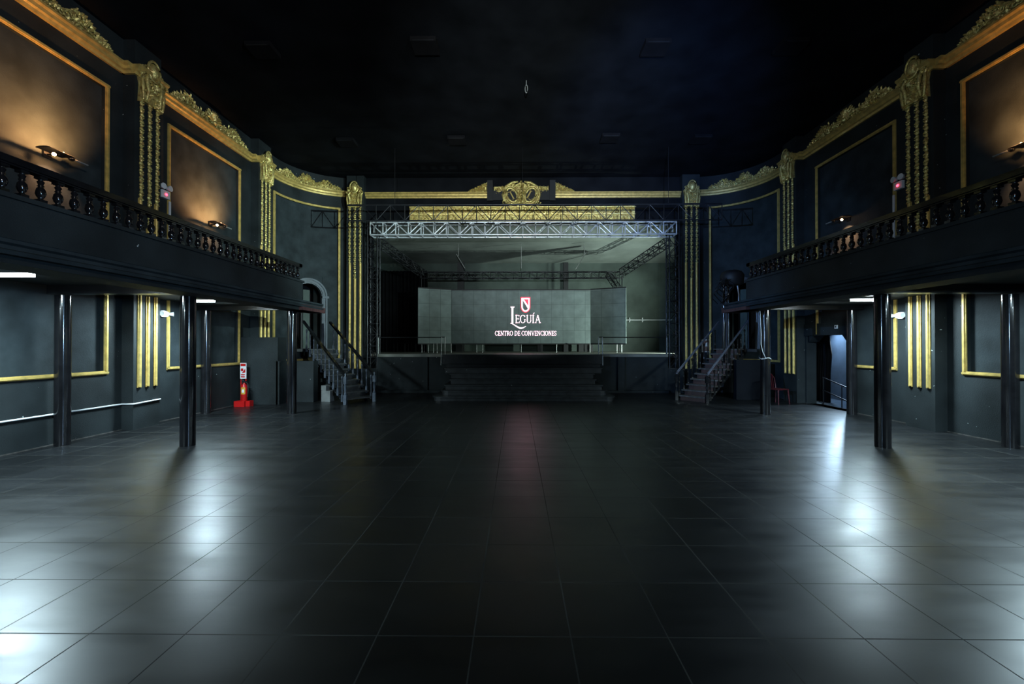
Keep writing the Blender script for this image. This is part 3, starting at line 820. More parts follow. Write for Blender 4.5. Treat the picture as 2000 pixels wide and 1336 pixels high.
# ------------------------------------------------------------------ stage
SZ = 1.44
SX0, SX1 = -5.2, 5.66
m = MB(); m.box(SX0, SX1, 15.8, 22.6, SZ-0.10, SZ); m.box(OX0, OX1, 16.3, 22.6, SZ-0.10, SZ-0.002); m.box(-8.0, 8.5, 16.62, 22.6, SZ-0.1, SZ-0.004)
struct('floor_stage', m, 'stagefloor')
m = MB(); m.box(SX0, SX1, 15.82, 16.3, 0, SZ-0.1); m.box(OX0, OX1, 16.25, 16.5, 0, SZ-0.1)
m.box(SX1, 6.25, 15.8, 16.3, 0, 0.9); m.box(-5.75, SX0, 15.8, 16.3, 0, 0.9)
m.box(3.78, 4.02, 15.72, 15.82, 0, SZ-0.1); m.box(-3.5, -3.3, 15.74, 15.82, 0, SZ-0.1)
m.box(SX0, SX1, 15.70, 15.82, 0, 0.10)
struct('wall_stage_apron', m, 'wall')
m = MB(); m.box(-8.0, 8.5, 22.5, 22.7, SZ-0.1, 6.6)
struct('wall_stage_back', m, 'stagewall')
m = MB(); m.box(8.3, 8.5, 16.6, 22.6, SZ-0.1, 6.6); m.box(-8.0, -7.8, 16.6, 22.6, SZ-0.1, 6.6)
struct('wall_stage_sides', m, 'stagewall')
m = MB(); m.add([(-8, 16.6, 6.5), (8.5, 16.6, 6.5), (8.5, 22.6, 6.12), (-8, 22.6, 6.12), (-8, 16.6, 6.6), (8.5, 16.6, 6.6), (8.5, 22.6, 6.3), (-8, 22.6, 6.3)], [(0,1,2,3),(4,5,6,7),(0,1,5,4),(2,3,7,6),(0,3,7,4),(1,2,6,5)])
struct('ceiling_stage', m, 'stageceil')
# black drape masking the left of the stage
m = MB(); n = 70; vs = []
for i in range(n+1):
    x = -7.7+3.35*i/n; y = 20.6+0.07*math.sin(i*1.7)+0.03*math.sin(i*0.63)
    vs += [(x, y, SZ), (x, y, 5.4), (x, y+0.02, 5.4), (x, y+0.02, SZ)]
m.add(vs, [(4*i+a, 4*i+(a+1) % 4, 4*i+4+(a+1) % 4, 4*i+4+a) for i in range(n) for a in range(4)], True)
tag(m.build('stage_curtain', 'cloth'), 'black stage curtain hanging left of the screen', 'curtain')
# dark piers on the back wall
for x0, x1, nm in (((893-1008)/826*22.3, (906-1008)/826*22.3, 'left'), ((1101-1008)/826*22.3, (1110-1008)/826*22.3, 'right')):
    m = MB(); m.box(x0, x1, 22.3, 22.5, SZ, 6.15); tag(m.build('stage_pier', 'black'), f'black post on the stage back wall, {nm} of the logo', 'post')
m = MB(); yb = 22.44
m.tube([((1222-1008)/826*yb, yb, 1.8+(673-625)/826*yb), (8.3, yb, 1.8+48/826*yb)], 0.03, 8)
for px in (1229, 1254):
    x = (px-1008)/826*yb; z = 1.8+48/826*yb
    m.tube([(x, yb, z-0.12), (x, yb, z+0.12)], 0.035, 8); m.ball((x, yb-.02, z), 0.06, n=8, m=5)
tag(m.build('water_pipe', 'white'), 'white pipe with two joints on the stage back wall', 'pipe')

# stage steps
STEPS = [(13.42, -2.70, 3.18, 0.14), (13.77, -2.50, 3.02, 0.29), (14.12, -2.42, 2.92, 0.45), (14.47, -2.30, 2.76, 0.61), (14.80, -2.34, 2.76, 0.78), (15.10, -2.60, 3.10, 0.96)]
root = empty('stage_steps', (0, 0, 0)); tag(root, 'wide black steps leading up to the stage centre', 'steps')
pz = 0
for y, x0, x1, z in STEPS:
    rr = 0.28 if z < 0.4 else 0.05
    pts = []
    for cx, a0 in ((x0+rr, 180), (x1-rr, 270)):
        for k in range(7):
            a = R(a0+90*k/6); pts.append((cx+rr*math.cos(a), y+rr+rr*math.sin(a)))
    pts += [(x1, 15.81), (x0, 15.81)]
    m = MB(); m.prism(pts, z-0.035, z)
    ins = [(min(max(a, x0+0.06), x1-0.06), b+0.035) for a, b in pts[:-2]] + [(x1-0.06, 15.81), (x0+0.06, 15.81)]
    m.prism(ins, pz, z-0.035)
    m.build('step', 'steppaint', root); pz = z
m = MB(); m.box(-2.68, 3.16, 15.32, 15.81, 1.10, 1.44); m.box(-2.55, 3.05, 15.42, 15.81, 0.96, 1.10)
m.build('top_landing', 'semi', root)
# stage rails
for s_, xa, xb, nm in ((-1, (862-1008)/826*15.4, SX0, 'left'), (1, (1176-1008)/826*15.4, SX1, 'right')):
    r = empty('guard_rail', (0, 0, 0)); tag(r, f'low black metal guard rail on the stage edge, {nm} of the steps', 'railing')
    m = MB(); m.tube([(xa-s_*0.12, 15.40, 2.07), (xa, 15.40, 2.07), (xa+s_*0.1, 15.9, 2.07), (xb, 15.92, 2.07)], 0.018, 6); m.build('top_rail', 'darksteel', r)
    for x, y, z in ((xa, 15.30, 1.05), (xa-s_*0.10, 15.55, 1.44), (xb, 15.92, 1.44)):
        m = MB(); m.tube([(x, y, z), (x, y if y > 15.5 else 15.40, 2.07)], 0.018, 6); m.build('post', 'steel', r)

# ------------------------------------------------------------------ LED screen
scy = 19.0
def px2(px, y): return (px-1008)/826*y
sroot = empty('led_screen', (0, 0, 0)); tag(sroot, 'wide three panel LED screen on the stage showing the venue logo', 'screen')
def screen_panel(name, a, b, z0, z1):
    """a, b: (x, y) of the left and right front edges"""
    a = Vector((a[0], a[1], 0)); b = Vector((b[0], b[1], 0)); d = (b-a).normalized(); nrm = Vector((d.y, -d.x, 0)); bk = -nrm*0.09
    L = (b-a).length
    m = MB(); v = [a+Vector((0, 0, z0)), b+Vector((0, 0, z0)), b+Vector((0, 0, z1)), a+Vector((0, 0, z1))]
    v += [p+bk for p in v]
    m.add(v, [(0,1,2,3),(7,6,5,4),(0,4,5,1),(1,5,6,2),(2,6,7,3),(3,7,4,0)])
    o = m.build(name, 'led', sroot)
    uv = o.data.uv_layers.new(name='UVMap')
    for p in o.data.polygons:
        for li in p.loop_indices:
            co = o.data.vertices[o.data.loops[li].vertex_index].co
            uv.data[li].uv = ((Vector((co.x, co.y, 0))-a).dot(d), co.z-z0)
    m = MB()
    A = a+bk*0.3; B = b+bk*0.3
    for z in (z0-0.02, z1+0.02): m.bar(A+Vector((0, 0, z)), B+Vector((0, 0, z)), 0.10, 0.05)
    tag(m.build('frame_edge', 'black', sroot), None)
    return o
za, zb = 1.8+2/826*scy, 1.8+(673-567)/826*scy
cx0, cx1 = px2(882, scy), px2(1153, scy)
cp = screen_panel('screen_panel', (cx0, scy), (cx1, scy), za, zb)
wl, wr = px2(816, 18.35), px2(1222, 18.35)
lp = screen_panel('screen_panel', (wl, 18.35), (cx0-0.01, scy), za, zb+0.02); tag(lp, 'left wing panel angled towards the hall')
rp = screen_panel('screen_panel', (cx1+0.01, scy), (wr, 18.35), za, zb+0.02); tag(rp, 'right wing panel angled towards the hall')
fl = lambda a, b, h: (px2(a, scy), scy-0.004-h, 1.8+(673-b)/826*scy)     # logo laid out in pixels of the real screen surface
ty = scy
# logo text
m = MB(); text_mb(m, 'EGUÍA', 1006.3, 1056.0, 630.8, -15.5, fl, 0.006); m.build('logo_text', 'led_white', sroot)
m = MB()
m.prism([(999.0, 601), (1002.4, 601), (1002.4, 632), (999.0, 632)], 0, 0.006, fl)
m.prism([(996.8, 599), (1005, 599), (1003.5, 601.2), (998.2, 601.2)], 0, 0.006, fl)
sw = [(996.6, 631.2, 0.6), (1000.5, 632.4, 1.3), (1005, 635, 1.9), (1010, 638.2, 2.6), (1015, 640.6, 3.2), (1019, 641, 2.7), (1023, 639.6, 1.8), (1027.3, 637.2, 0.6)]
for i in range(len(sw)-1):
    a, b = sw[i], sw[i+1]; m.prism([(a[0], a[1]-a[2]/2), (b[0], b[1]-b[2]/2), (b[0], b[1]+b[2]/2), (a[0], a[1]+a[2]/2)], 0, 0.006, fl)
m.build('logo_initial', 'led_white', sroot)
m = MB(); text_mb(m, 'CENTRO DE CONVENCIONES', 966.8, 1086.7, 655.2, -8.6, fl, 0.006); m.build('logo_text', 'led_white', sroot)
def shield(x0, x1, y0, y1, n=14):
    c = (x0+x1)/2; rx = (x1-x0)/2; yc = y1-rx*1.25
    return [(x0, y0), (x1, y0)] + [(c+rx*math.cos(PI*k/n), yc+(y1-yc)*math.sin(PI*k/n)) for k in range(n+1)]
def ring(mm, A, B, th, h0=0):
    n = len(A)
    for i in range(n):
        j = (i+1) % n
        mm.prism([A[i], A[j], B[j], B[i]], h0, th, fl)
m = MB(); ring(m, shield(1017.2, 1035.6, 580.4, 610.4), shield(1018.8, 1034.0, 582.2, 608.6), 0.004)
m.prism([(1021.5, 585), (1033, 585), (1033, 601.5)], 0, 0.004, fl); m.build('logo_shield_red', 'led_red', sroot)
m = MB(); ring(m, shield(1018.6, 1034.2, 582.0, 608.8), shield(1020.9, 1031.9, 584.4, 606.2), 0.007)
m.prism([(1019.6, 583.6), (1022.4, 583.6), (1033.2, 600), (1031.4, 603)], 0, 0.007, fl); m.build('logo_shield', 'led_white', sroot)
# support legs and black ballast boxes
for px in (822, 835, 845, 852, 880, 930, 942, 1018, 1088, 1153, 1206, 1215):
    x = px2(px, scy-0.1 if 882 < px < 1153 else 18.45); y = scy+0.12 if 882 < px < 1153 else 18.6
    m = MB(); m.tube([(x, y, SZ), (x, y, za)], 0.017, 6); m.build('support_leg', 'steel', sroot)
for px0, px1 in ((890, 902), (1050, 1060), (1101, 1110), (1130, 1158)):
    m = MB(); m.box(px2(px0, 20.8), px2(px1, 20.8), 20.8, 21.4, SZ, 1.9); tag(m.build('ballast_box', 'black'), f'black ballast box behind the screen foot at {"the left wing joint" if px0 < 900 else "just right of the logo" if px0 < 1070 else "between the logo and right wing" if px0 < 1120 else "the right wing joint"}', 'box', 'ballast boxes behind the screen')

# ------------------------------------------------------------------ trusses
def box_truss(name, a, b, w_, h_, bays, m_ch, m_br, r=0.025, rb=0.014, side=None, ends=True):
    a = Vector(a); b = Vector(b); d = (b-a).normalized(); L = (b-a).length
    up = Vector((0, 0, 1)) if abs(d.z) < 0.9 else Vector((0, 1, 0))
    s = d.cross(up).normalized(); u = s.cross(d).normalized()
    C = lambda t, i, j: a + d*t + s*(i*w_/2) + u*(j*h_/2)
    root = empty(name, tuple(a)); O = a
    for i in (-1, 1):
        for j in (-1, 1):
            m = MB(); m.tube([C(0, i, j)-O, C(L, i, j)-O], r, 8); m.build('chord', m_ch, root)
    m = MB(); st = L/bays
    for k in range(bays+1):
        t = k*st
        for (i0, j0), (i1, j1) in (((-1,-1),(-1,1)), ((1,-1),(1,1)), ((-1,-1),(1,-1)), ((-1,1),(1,1))):
            m.tube([C(t, i0, j0)-O, C(t, i1, j1)-O], rb*1.1, 6)
            if k < bays and (ends or i0 == i1):
                if k % 2: m.tube([C(t, i0, j0)-O, C(t+st, i1, j1)-O], rb, 6)
                else: m.tube([C(t, i1, j1)-O, C(t+st, i0, j0)-O], rb, 6)
    m.build('lattice_bracing', m_br, root)
    return root
TZ0, TZ1, TY0, TY1 = 5.90, 6.36, 15.72, 16.12
o = box_truss('lighting_truss', (-5.45, (TY0+TY1)/2, (TZ0+TZ1)/2), (5.95, (TY0+TY1)/2, (TZ0+TZ1)/2), TY1-TY0, TZ1-TZ0, 24, 'silver', 'silver', 0.032, 0.024, ends=False)
tag(o, 'silver box truss spanning the top of the stage opening', 'truss')
for x, nm in ((-5.40, 'left'), (5.90, 'right')):
    o = box_truss('truss_tower', (x, 15.98, 0.9), (x, 15.98, 6.4), 0.36, 0.34, 13, 'darksteel' if nm == 'right' else 'darksteel', 'darksteel', 0.026, 0.014)
    tag(o, f'upright black truss tower at the {nm} edge of the stage opening', 'truss', 'truss towers of the stage rig')
# side trusses running back and down to the rear truss
o = box_truss('side_truss', (-5.30, 16.35, 5.75), (-4.35, 19.35, 5.10), 0.28, 0.28, 9, 'darksteel', 'darksteel', 0.02, 0.012); tag(o, 'black truss running back from the left tower into the stage', 'truss')
o = box_truss('side_truss', (5.85, 16.35, 5.75), (4.85, 19.35, 5.10), 0.28, 0.28, 9, 'darksteel', 'darksteel', 0.02, 0.012); tag(o, 'black truss running back from the right tower into the stage', 'truss')
o = box_truss('rear_truss', (-4.4, 19.5, 5.0), (4.9, 19.5, 5.0), 0.28, 0.28, 26, 'darksteel', 'darksteel', 0.02, 0.012); tag(o, 'black horizontal truss hanging over the LED screen', 'truss')
for x, nm in ((-4.35, 'left'), (4.85, 'right')):
    m = MB(); m.tube([(x, 19.4, SZ), (x, 19.4, 5.0)], 0.025, 6); m.tube([(x+0.12*(1 if x < 0 else -1), 19.4, SZ), (x+0.12*(1 if x < 0 else -1), 19.4, 5.0)], 0.012, 6)
    tag(m.build('rear_post', 'darksteel'), f'thin black upright post at the {nm} edge of the LED screen', 'post')
o = box_truss('hanging_strut', (4.25, 19.45, 5.0), (4.55, 19.0, 4.35), 0.26, 0.2, 3, 'darksteel', 'darksteel', 0.018, 0.012); tag(o, 'short slanting black truss piece on the screen top right corner', 'truss')
# silver hanger rods under the stage ceiling
for pts, nm in (([(895, 483, 19), (895, 500, 19)], 'left upright'), ([(891, 496, 19.3), (908, 524, 19.3)], 'left slanted'), ([(1018, 481, 19), (1018, 524, 19)], 'central'), ([(1145, 493, 19.3), (1124, 526, 19.3)], 'right slanted'), ([(1141, 480, 18.8), (1141, 497, 18.8)], 'right upright')):
    P = [(px2(p, y), y, 1.8+(673-q)/826*y) for p, q, y in pts]
    m = MB(); m.tube(P, 0.018, 6)
    if 'upright' in nm or nm == 'central': m.tube([P[0], (P[0][0], P[0][1], 6.5)], 0.007, 5)
    tag(m.build('hanger_rod', 'steel'), f'{nm} grey hanger rod under the stage ceiling', 'rod')
# flat dark truss hanging in front
DY = 13.8; dz0, dz1 = 1.8+(673-430)/826*DY, 1.8+(673-399)/826*DY; dx0, dx1 = px2(677, DY), px2(1409, DY)
root = empty('hanging_truss', (0, 0, 0)); tag(root, 'long thin black ladder truss hanging on cables before the frieze', 'truss')
for z, rr in ((dz0, 0.022), (dz1, 0.028)):
    m = MB(); m.tube([(dx0, DY, z), (dx1, DY, z)], rr, 8); m.build('chord', 'darksteel', root)
m = MB(); n = 26; st = (dx1-dx0)/n
for k in range(n+1): m.tube([(dx0+k*st, DY, dz0), (dx0+k*st, DY, dz1)], 0.013, 6)
for k in range(n): m.tube([(dx0+k*st, DY, dz1 if k % 2 else dz0), (dx0+(k+1)*st, DY, dz0 if k % 2 else dz1)], 0.013, 6)
m.build('lattice_bracing', 'darksteel', root)
for px in (770, 1020, 1305):
    m = MB(); m.tube([(px2(px, DY), DY, dz1), (px2(px, DY), DY, ZC)], 0.008, 5); m.build('cable', 'darksteel', root)

# ------------------------------------------------------------------ arched doors in the curved corners
def arch_door(sd, name_n):
    a = R(45); c = arc_pt(sd, 44, 0.02)
    tx, ty = sd.d*math.sin(a), math.cos(a)            # along the wall, towards the stage
    nx, ny = arc_in(sd, 45)                            # into the hall
    fr = lambda u, z, h: (c[0]+tx*u+nx*h, c[1]+ty*u+ny*h, z)
    hw, zs = 0.46, 3.62
    root = empty('door_' + name_n, (0, 0, 0)); root['kind'] = 'structure'
    # architrave
    m = MB()
    for w0, w1, d0, d1 in ((0.0, 0.20, -0.12, 0.04), (0.03, 0.08, 0.04, 0.075), (0.13, 0.19, 0.04, 0.09)):
        i = [(-(hw+w0), 1.64)] + [(-(hw+w0)*math.cos(PI*k/18), zs+(hw+w0)*math.sin(PI*k/18)) for k in range(19)] + [(hw+w0, 1.64)]
        o_ = [(-(hw+w1), 1.64)] + [(-(hw+w1)*math.cos(PI*k/18), zs+(hw+w1)*math.sin(PI*k/18)) for k in range(19)] + [(hw+w1, 1.64)]
        for k in range(len(i)-1): m.prism([i[k], i[k+1], o_[k+1], o_[k]], d0, d1, fr)
    for s_ in (-1, 1): m.prism([(s_*(hw-0.01), zs-0.06), (s_*(hw+0.24), zs-0.06), (s_*(hw+0.24), zs+0.02), (s_*(hw-0.01), zs+0.02)], 0, 0.12, fr)
    m.build('architrave', 'archpaint' if sd is Lf else 'semi', root)
    # spandrels
    m = MB()
    for k in range(18):
        a0, a1 = PI*k/18, PI*(k+1)/18
        m.prism([(-(hw+.05)*math.cos(a0), zs+(hw+.05)*math.sin(a0)), (-(hw+.05)*math.cos(a1), zs+(hw+.05)*math.sin(a1)), (-(hw+.05)*math.cos(a1), 4.42), (-(hw+.05)*math.cos(a0), 4.42)], -0.12, -0.04, fr)
    m.build('spandrel', 'panel', root)
    # dark room behind, leaf standing ajar
    m = MB(); m.prism([(-0.9, 1.6), (0.9, 1.6), (0.9, 4.6), (-0.9, 4.6)], -1.5, -1.45, fr)
    for u in (-0.62, 0.57): m.prism([(u, 1.6), (u+0.05, 1.6), (u+0.05, 4.6), (u, 4.6)], -1.5, -0.2, fr)
    m.prism([(-0.9, 1.55), (0.9, 1.55), (0.9, 1.6), (-0.9, 1.6)], -1.5, -0.1, fr); m.prism([(-0.9, 4.4), (0.9, 4.4), (0.9, 4.45), (-0.9, 4.45)], -1.5, -0.1, fr)
    m.build('door_recess', 'black', root)
    m = MB(); m.prism([(-0.02, 1.66), (0.22, 1.66), (0.22, 3.9), (-0.02, 3.9)], -0.6, -0.55, fr)
    m.build('door_leaf', 'stagewall', root)
arch_door(Lf, '1'); arch_door(Rt, '2')

# ------------------------------------------------------------------ side staircases
def stair_baluster(h):
    b = MB(); b.box(-0.028, 0.028, -0.028, 0.028, 0, 0.22)
    k = h/0.78
    b.lathe([(0.018, .22), (0.026, .24), (0.014, .27), (0.026, .34*k), (0.018, .47*k), (0.028, .49*k), (0.014, .51*k), (0.022, .58*k), (0.014, .66*k), (0.028, .70*k), (0.034, .73*k), (0.026, .76*k), (0.008, .78*k)], n=8)
    return b
def staircase(sd, newel_a, newel_b, lab, railm):
    """newel_a: front newel, newel_b: the one by the stage"""
    A = Vector((*newel_a, 0)); B = Vector((*newel_b, 0)); W = (B-A).length
    n_ = (B-A).normalized(); D = Vector((-n_.y, n_.x, 0))
    if D.y < 0: D = -D
    # turn the flight slightly towards the arched door
    tgt = Vector((*arc_pt(sd, 44, 0.35), 0)); mid = (A+B)/2
    D = (tgt-mid).normalized(); n_ = Vector((D.y, -D.x, 0)) if sd is Lf else Vector((-D.y, D.x, 0))
    A = mid - n_*W/2; B = mid + n_*W/2
    NS = 10; RI = 1.65/NS; RUN = ((tgt-mid).length-0.55)/NS
    root = empty('staircase', (0, 0, 0)); tag(root, lab, 'staircase')
    P = lambda t, s_, z: tuple(mid + D*t + n_*s_ + Vector((0, 0, z)))
    for i in range(NS):
        z = RI*(i+1)
        m = MB()
        fr = lambda a, b, h: P(a, b, h)
        t0, t1 = i*RUN-0.03, (i+1)*RUN+0.02
        m.prism([(t0, -W/2), (t0, W/2), (t1, W/2), (t1, -W/2)], z-0.04, z, fr)
        st = m.build('step', 'steppaint' if sd is Lf else 'nosing', root)
        m = MB()
        if i > 0 or sd is Rt: m.prism([(t0+0.05, -W/2+0.08), (t0+0.05, W/2-0.08), (t0+0.08, W/2-0.08), (t0+0.08, -W/2+0.08)], z-RI, z-0.04, fr); m.build('riser', 'semi' if sd is Lf else 'wood', st)
    # stringers
    for s_ in (-1, 1):
        m = MB(); pts = [(0.1, 0.02), (NS*RUN, RI*NS-0.06), (NS*RUN, RI*NS-0.34), (0.25, -0.0)]
        m.prism(pts, s_*(W/2-0.12)-0.02, s_*(W/2-0.12)+0.02, lambda a, b, h: P(a, h, b)); m.build('stringer', 'semi', root)
    # landing
    m = MB(); m.prism([(NS*RUN-0.05, -W/2-0.35), (NS*RUN-0.05, W/2+0.05), (NS*RUN+0.62, W/2-0.05), (NS*RUN+0.62, -W/2+0.1)], 1.55, 1.65, lambda a, b, h: P(a, b, h)); m.build('landing', 'semi', root)
    # railings
    bm_ = stair_baluster(0.78).mesh('stair_baluster', 'stair_bluelit' if sd is Lf else 'gloss')
    nw = MB(); nw.box(-0.045, 0.045, -0.045, 0.045, 0, 0.28); nw.lathe([(0.03, .28), (0.042, .31), (0.022, .36), (0.04, .46), (0.028, .6), (0.042, .62)], n=10); nw.box(-0.042, 0.042, -0.042, 0.042, .62, .82); nw.lathe([(0.04, .82), (0.02, .85), (0.035, .89), (0.01, .94)], n=10)
    nme = nw.mesh('newel_post', 'stair_bluelit' if sd is Lf else 'gloss')
    slope = RI/RUN
    for s_ in (-1, 1):
        o = bpy.data.objects.new('newel_post', nme); COL.objects.link(o); o.parent = root; o.location = P(-0.08, s_*W/2, 0)
        for i in range(NS):
            o = bpy.data.objects.new('baluster', bm_); COL.objects.link(o); o.parent = root; o.location = P((i+0.4)*RUN, s_*(W/2+0.0), RI*(i+1)-0.10)
            if i % 2 == 0 or True: pass
        m = MB(); z0 = 0.80
        pts = [Vector(P(-0.08+k*(NS*RUN+0.2)/10, s_*W/2, 0)) + Vector((0, 0, z0+0.06+slope*(k*(NS*RUN+0.2)/10))) for k in range(11)]
        if railm == 'metal': m.tube(pts, 0.035, 10)
        else:
            for k in range(10): m.bar(pts[k], pts[k+1], 0.075, 0.07)
        m.build('handrail', 'metalrail' if railm == 'metal' else 'gloss', root)
M['metalrail'] = mat('polished_metal_handrail', (0.42, 0.46, 0.60), 0.25, 0.8, var=0.1)
staircase(Lf, (-5.23, 12.75), (-4.5, 13.35), 'black wooden staircase with turned balusters left of the stage', 'wood')
staircase(Rt, (5.90, 13.05), (5.27, 13.85), 'dark wooden staircase with shiny handrails right of the stage', 'metal')
# enclosures beside the stairs
m = MB(); m.box(-8.28, -7.15, 12.62, 13.1, 0, 2.02)
struct('wall_stair_box_left', m, 'wall')
m = MB(); m.box(-7.15, -6.35, 13.2, 13.5, 0, 1.28); m.box(-7.2, -7.1, 12.62, 13.5, 0, 1.30)
struct('wall_landing_left', m, 'wall')
m = MB(); m.box(7.2, 8.0, 13.9, 14.1, 0, 1.3)
struct('wall_landing_right', m, 'ceil')
# pale block under the left stair
m = MB(); m.prism([(-6.15, 13.3), (-5.85, 13.25), (-5.80, 13.5), (-6.1, 13.6)], 0, 0.34); m.prism([(-6.2, 13.4), (-6.0, 13.3), (-5.95, 13.6), (-6.15, 13.7)], 0.34, 0.5)
tag(m.build('plaster_block', 'steel'), 'small pale broken plaster block under the left staircase', 'block')
# black drum and posts on the right by the arched door
root = empty('loudspeaker_stand', (0, 0, 0)); 
yd = 13.9
m = MB(); m.lathe([(0.20, 0), (0.34, 0.05), (0.36, 0.35), (0.30, 0.45), (0.2, 0.5)], (px2(1428, yd), yd, 3.72), n=16); m.build('drum', 'black', root)
for px in (1412, 1421):
    m = MB(); m.tube([(px2(px, yd), yd, 1.2), (px2(px, yd), yd, 3.8)], 0.035, 8); m.build('pole', 'gloss', root)
tag(root, 'black round drum on two glossy poles right of the stage, behind the stair', 'stand')
m = MB()
for k in range(7):
    rr = random.Random(k); pts = [(px2(1398+4*k, 13.5)+0.2*math.sin(j*1.3+k), 13.5+0.1*math.cos(j+k), 3.9-0.16*j) for j in range(6)]
    m.tube(pts, 0.015, 5)
tag(m.build('hanging_cables', 'black'), 'bundle of black cables hanging beside the right balcony end', 'cables')
m = MB(); pts = [(1438, 556), (1441, 575), (1441, 588), (1438, 598), (1431, 603), (1426, 602)][:5]
m.tube([(px2(a, 13.9), 13.9, 1.8+(673-b)/826*13.9) for a, b in pts], 0.02, 7)
tag(m.build('cable_end', 'white'), 'loose white cable end hanging below the right balcony', 'cable')
# rope tied round the right inner column
m = MB(); cxr, cyr = 6.44, 11.0
ring_z = 1.8+(673-700)/826*11
m.tube([(cxr+0.13*math.cos(t), cyr+0.13*math.sin(t), ring_z+0.02*math.sin(3*t)) for t in [2*PI*k/20 for k in range(21)]], 0.008, 6)
m.tube([(cxr-0.16, cyr-0.06, 2.66), (cxr-0.15, cyr-0.08, 2.1), (cxr-0.155, cyr-0.08, 1.8), (cxr-0.12, cyr-0.11, 1.6), (cxr-0.06, cyr-0.125, ring_z+0.02), (cxr-0.16, cyr-0.12, ring_z)], 0.007, 6)
tag(m.build('white_rope', 'white'), 'white cord tied round the farther column under the right balcony', 'cord')
# framed sign on the right corner wall
p = arc_pt(Rt, 79, 0.02)
def fsign(a, b, h): 
    i = arc_in(Rt, 79); t = (-i[1], i[0]); return (p[0]+t[0]*a+i[0]*h, p[1]+t[1]*a+i[1]*h, 1.75+b)
r = empty('wall_sign', (0, 0, 0)); tag(r, 'small red and white framed sign on the wall right of the stage', 'sign')
m = MB(); m.prism([(-.17, -.24), (.17, -.24), (.17, .24), (-.17, .24)], 0, .015, fsign); m.build('sign_frame', 'white', r)
m = MB(); m.prism([(-.14, -.21), (.14, -.21), (.14, .21), (-.14, .21)], .015, .02, fsign); m.build('sign_face', 'darkred', r)
m = MB(); m.prism([(-.05, -.02), (.06, -.02), (.02, .14), (-.03, .10)], .02, .024, fsign); m.build('sign_symbol', 'white', r)

# ------------------------------------------------------------------ red things
ex, ey = px2(470, 12.25), 12.25
r = empty('fire_extinguisher', (ex+0.06, ey, 0)); tag(r, 'red fire extinguisher with yellow label at the left wall', 'fire extinguisher')
m = MB(); m.lathe([(0.075, 0.16), (0.085, 0.18), (0.085, 0.56), (0.07, 0.62), (0.03, 0.66), (0.03, 0.69)], n=18); m.build('cylinder', 'red', r)
m = MB(); m.box(-0.02, 0.06, -0.02, 0.02, 0.69, 0.74); m.bar((0, 0, 0.74), (-0.10, 0, 0.78), 0.025, 0.012); m.bar((0, 0, 0.71), (-0.09, 0, 0.72), 0.025, 0.012); m.build('valve', 'darksteel', r)
m = MB(); m.tube([(0.05, 0, 0.71), (0.12, -0.02, 0.66), (0.13, -0.02, 0.45), (0.11, -0.02, 0.28)], 0.012, 6); m.build('hose', 'black', r)
m = MB()
n = 8; vs = []
for k in range(n+1):
    a = R(-120+80*k/n); vs += [(0.087*math.cos(a)+0.0, 0.087*math.sin(a), 0.36), (0.087*math.cos(a), 0.087*math.sin(a), 0.56)]
m.add(vs, [(2*k, 2*k+1, 2*k+3, 2*k+2) for k in range(n)]); lb = m.build('label', 'yellow', r)
m = MB(); vs = []
for k in range(5):
    a = R(-100+40*k/4); vs += [(0.089*math.cos(a), 0.089*math.sin(a), 0.41), (0.089*math.cos(a), 0.089*math.sin(a), 0.50)]
m.add(vs, [(2*k, 2*k+1, 2*k+3, 2*k+2) for k in range(4)]); m.build('label_print', 'white', lb)
r = empty('extinguisher_stand', (ex, ey+0.02, 0)); tag(r, 'red extinguisher stand with a tall sign plate at the left wall', 'stand')
m = MB(); m.box(-0.17, 0.13, -0.13, 0.13, 0, 0.16); m.box(0.13, 0.24, -0.05, 0.13, 0, 0.16); m.build('base', 'red', r)
m = MB(); m.box(-0.115, -0.09, 0.08, 0.10, 0.16, 1.25); m.box(0.03, 0.055, 0.08, 0.10, 0.16, 1.25); m.box(-0.09, 0.03, 0.085, 0.095, 0.16, 0.6); m.build('uprights', 'red', r)
sp_ = MB().box(-0.115, 0.065, 0.06, 0.08, 0.80, 1.26).build('sign_plate', 'white', r)
m = MB(); m.box(-0.10, 0.05, 0.054, 0.06, 1.17, 1.24); m.box(-0.09, -0.02, 0.054, 0.06, 1.02, 1.10); m.prism([(-0.06, 0.96), (0.04, 1.10), (0.04, 0.98)], 0.054, 0.06, lambda a, b, h: (a, h, b)); m.box(-0.09, 0.03, 0.054, 0.06, 0.84, 0.87); m.box(-0.09, 0.03, 0.054, 0.06, 0.90, 0.93)
m.build('sign_symbols', 'red', sp_)
# red plastic chair
chx, chy = px2(1514, 13.0), 13.0
r = empty('plastic_chair', (chx, chy, 0), R(20)); tag(r, 'dark red plastic chair with slatted back under the right balcony', 'chair')
for x, y in ((-.2, -.2), (.2, -.2), (-.2, .2), (.2, .2)):
    m = MB(); m.tube([(x*1.15, y*1.15, 0), (x, y, 0.44)], [0.018, 0.024], 6); m.build('leg', 'darkred', r)
m = MB(); m.box(-.22, .22, -.22, .22, .43, .46); m.build('seat', 'darkred', r)
m = MB(); m.tube([(-.21, .21, .45), (-.22, .26, .75), (-.12, .29, .88), (.12, .29, .88), (.22, .26, .75), (.21, .21, .45)], 0.018, 6)
for k in range(5): m.bar((-.14+.07*k, .22, .46), (-.14+.07*k, .285, .87), 0.03, 0.012)
m.build('backrest', 'darkred', r)

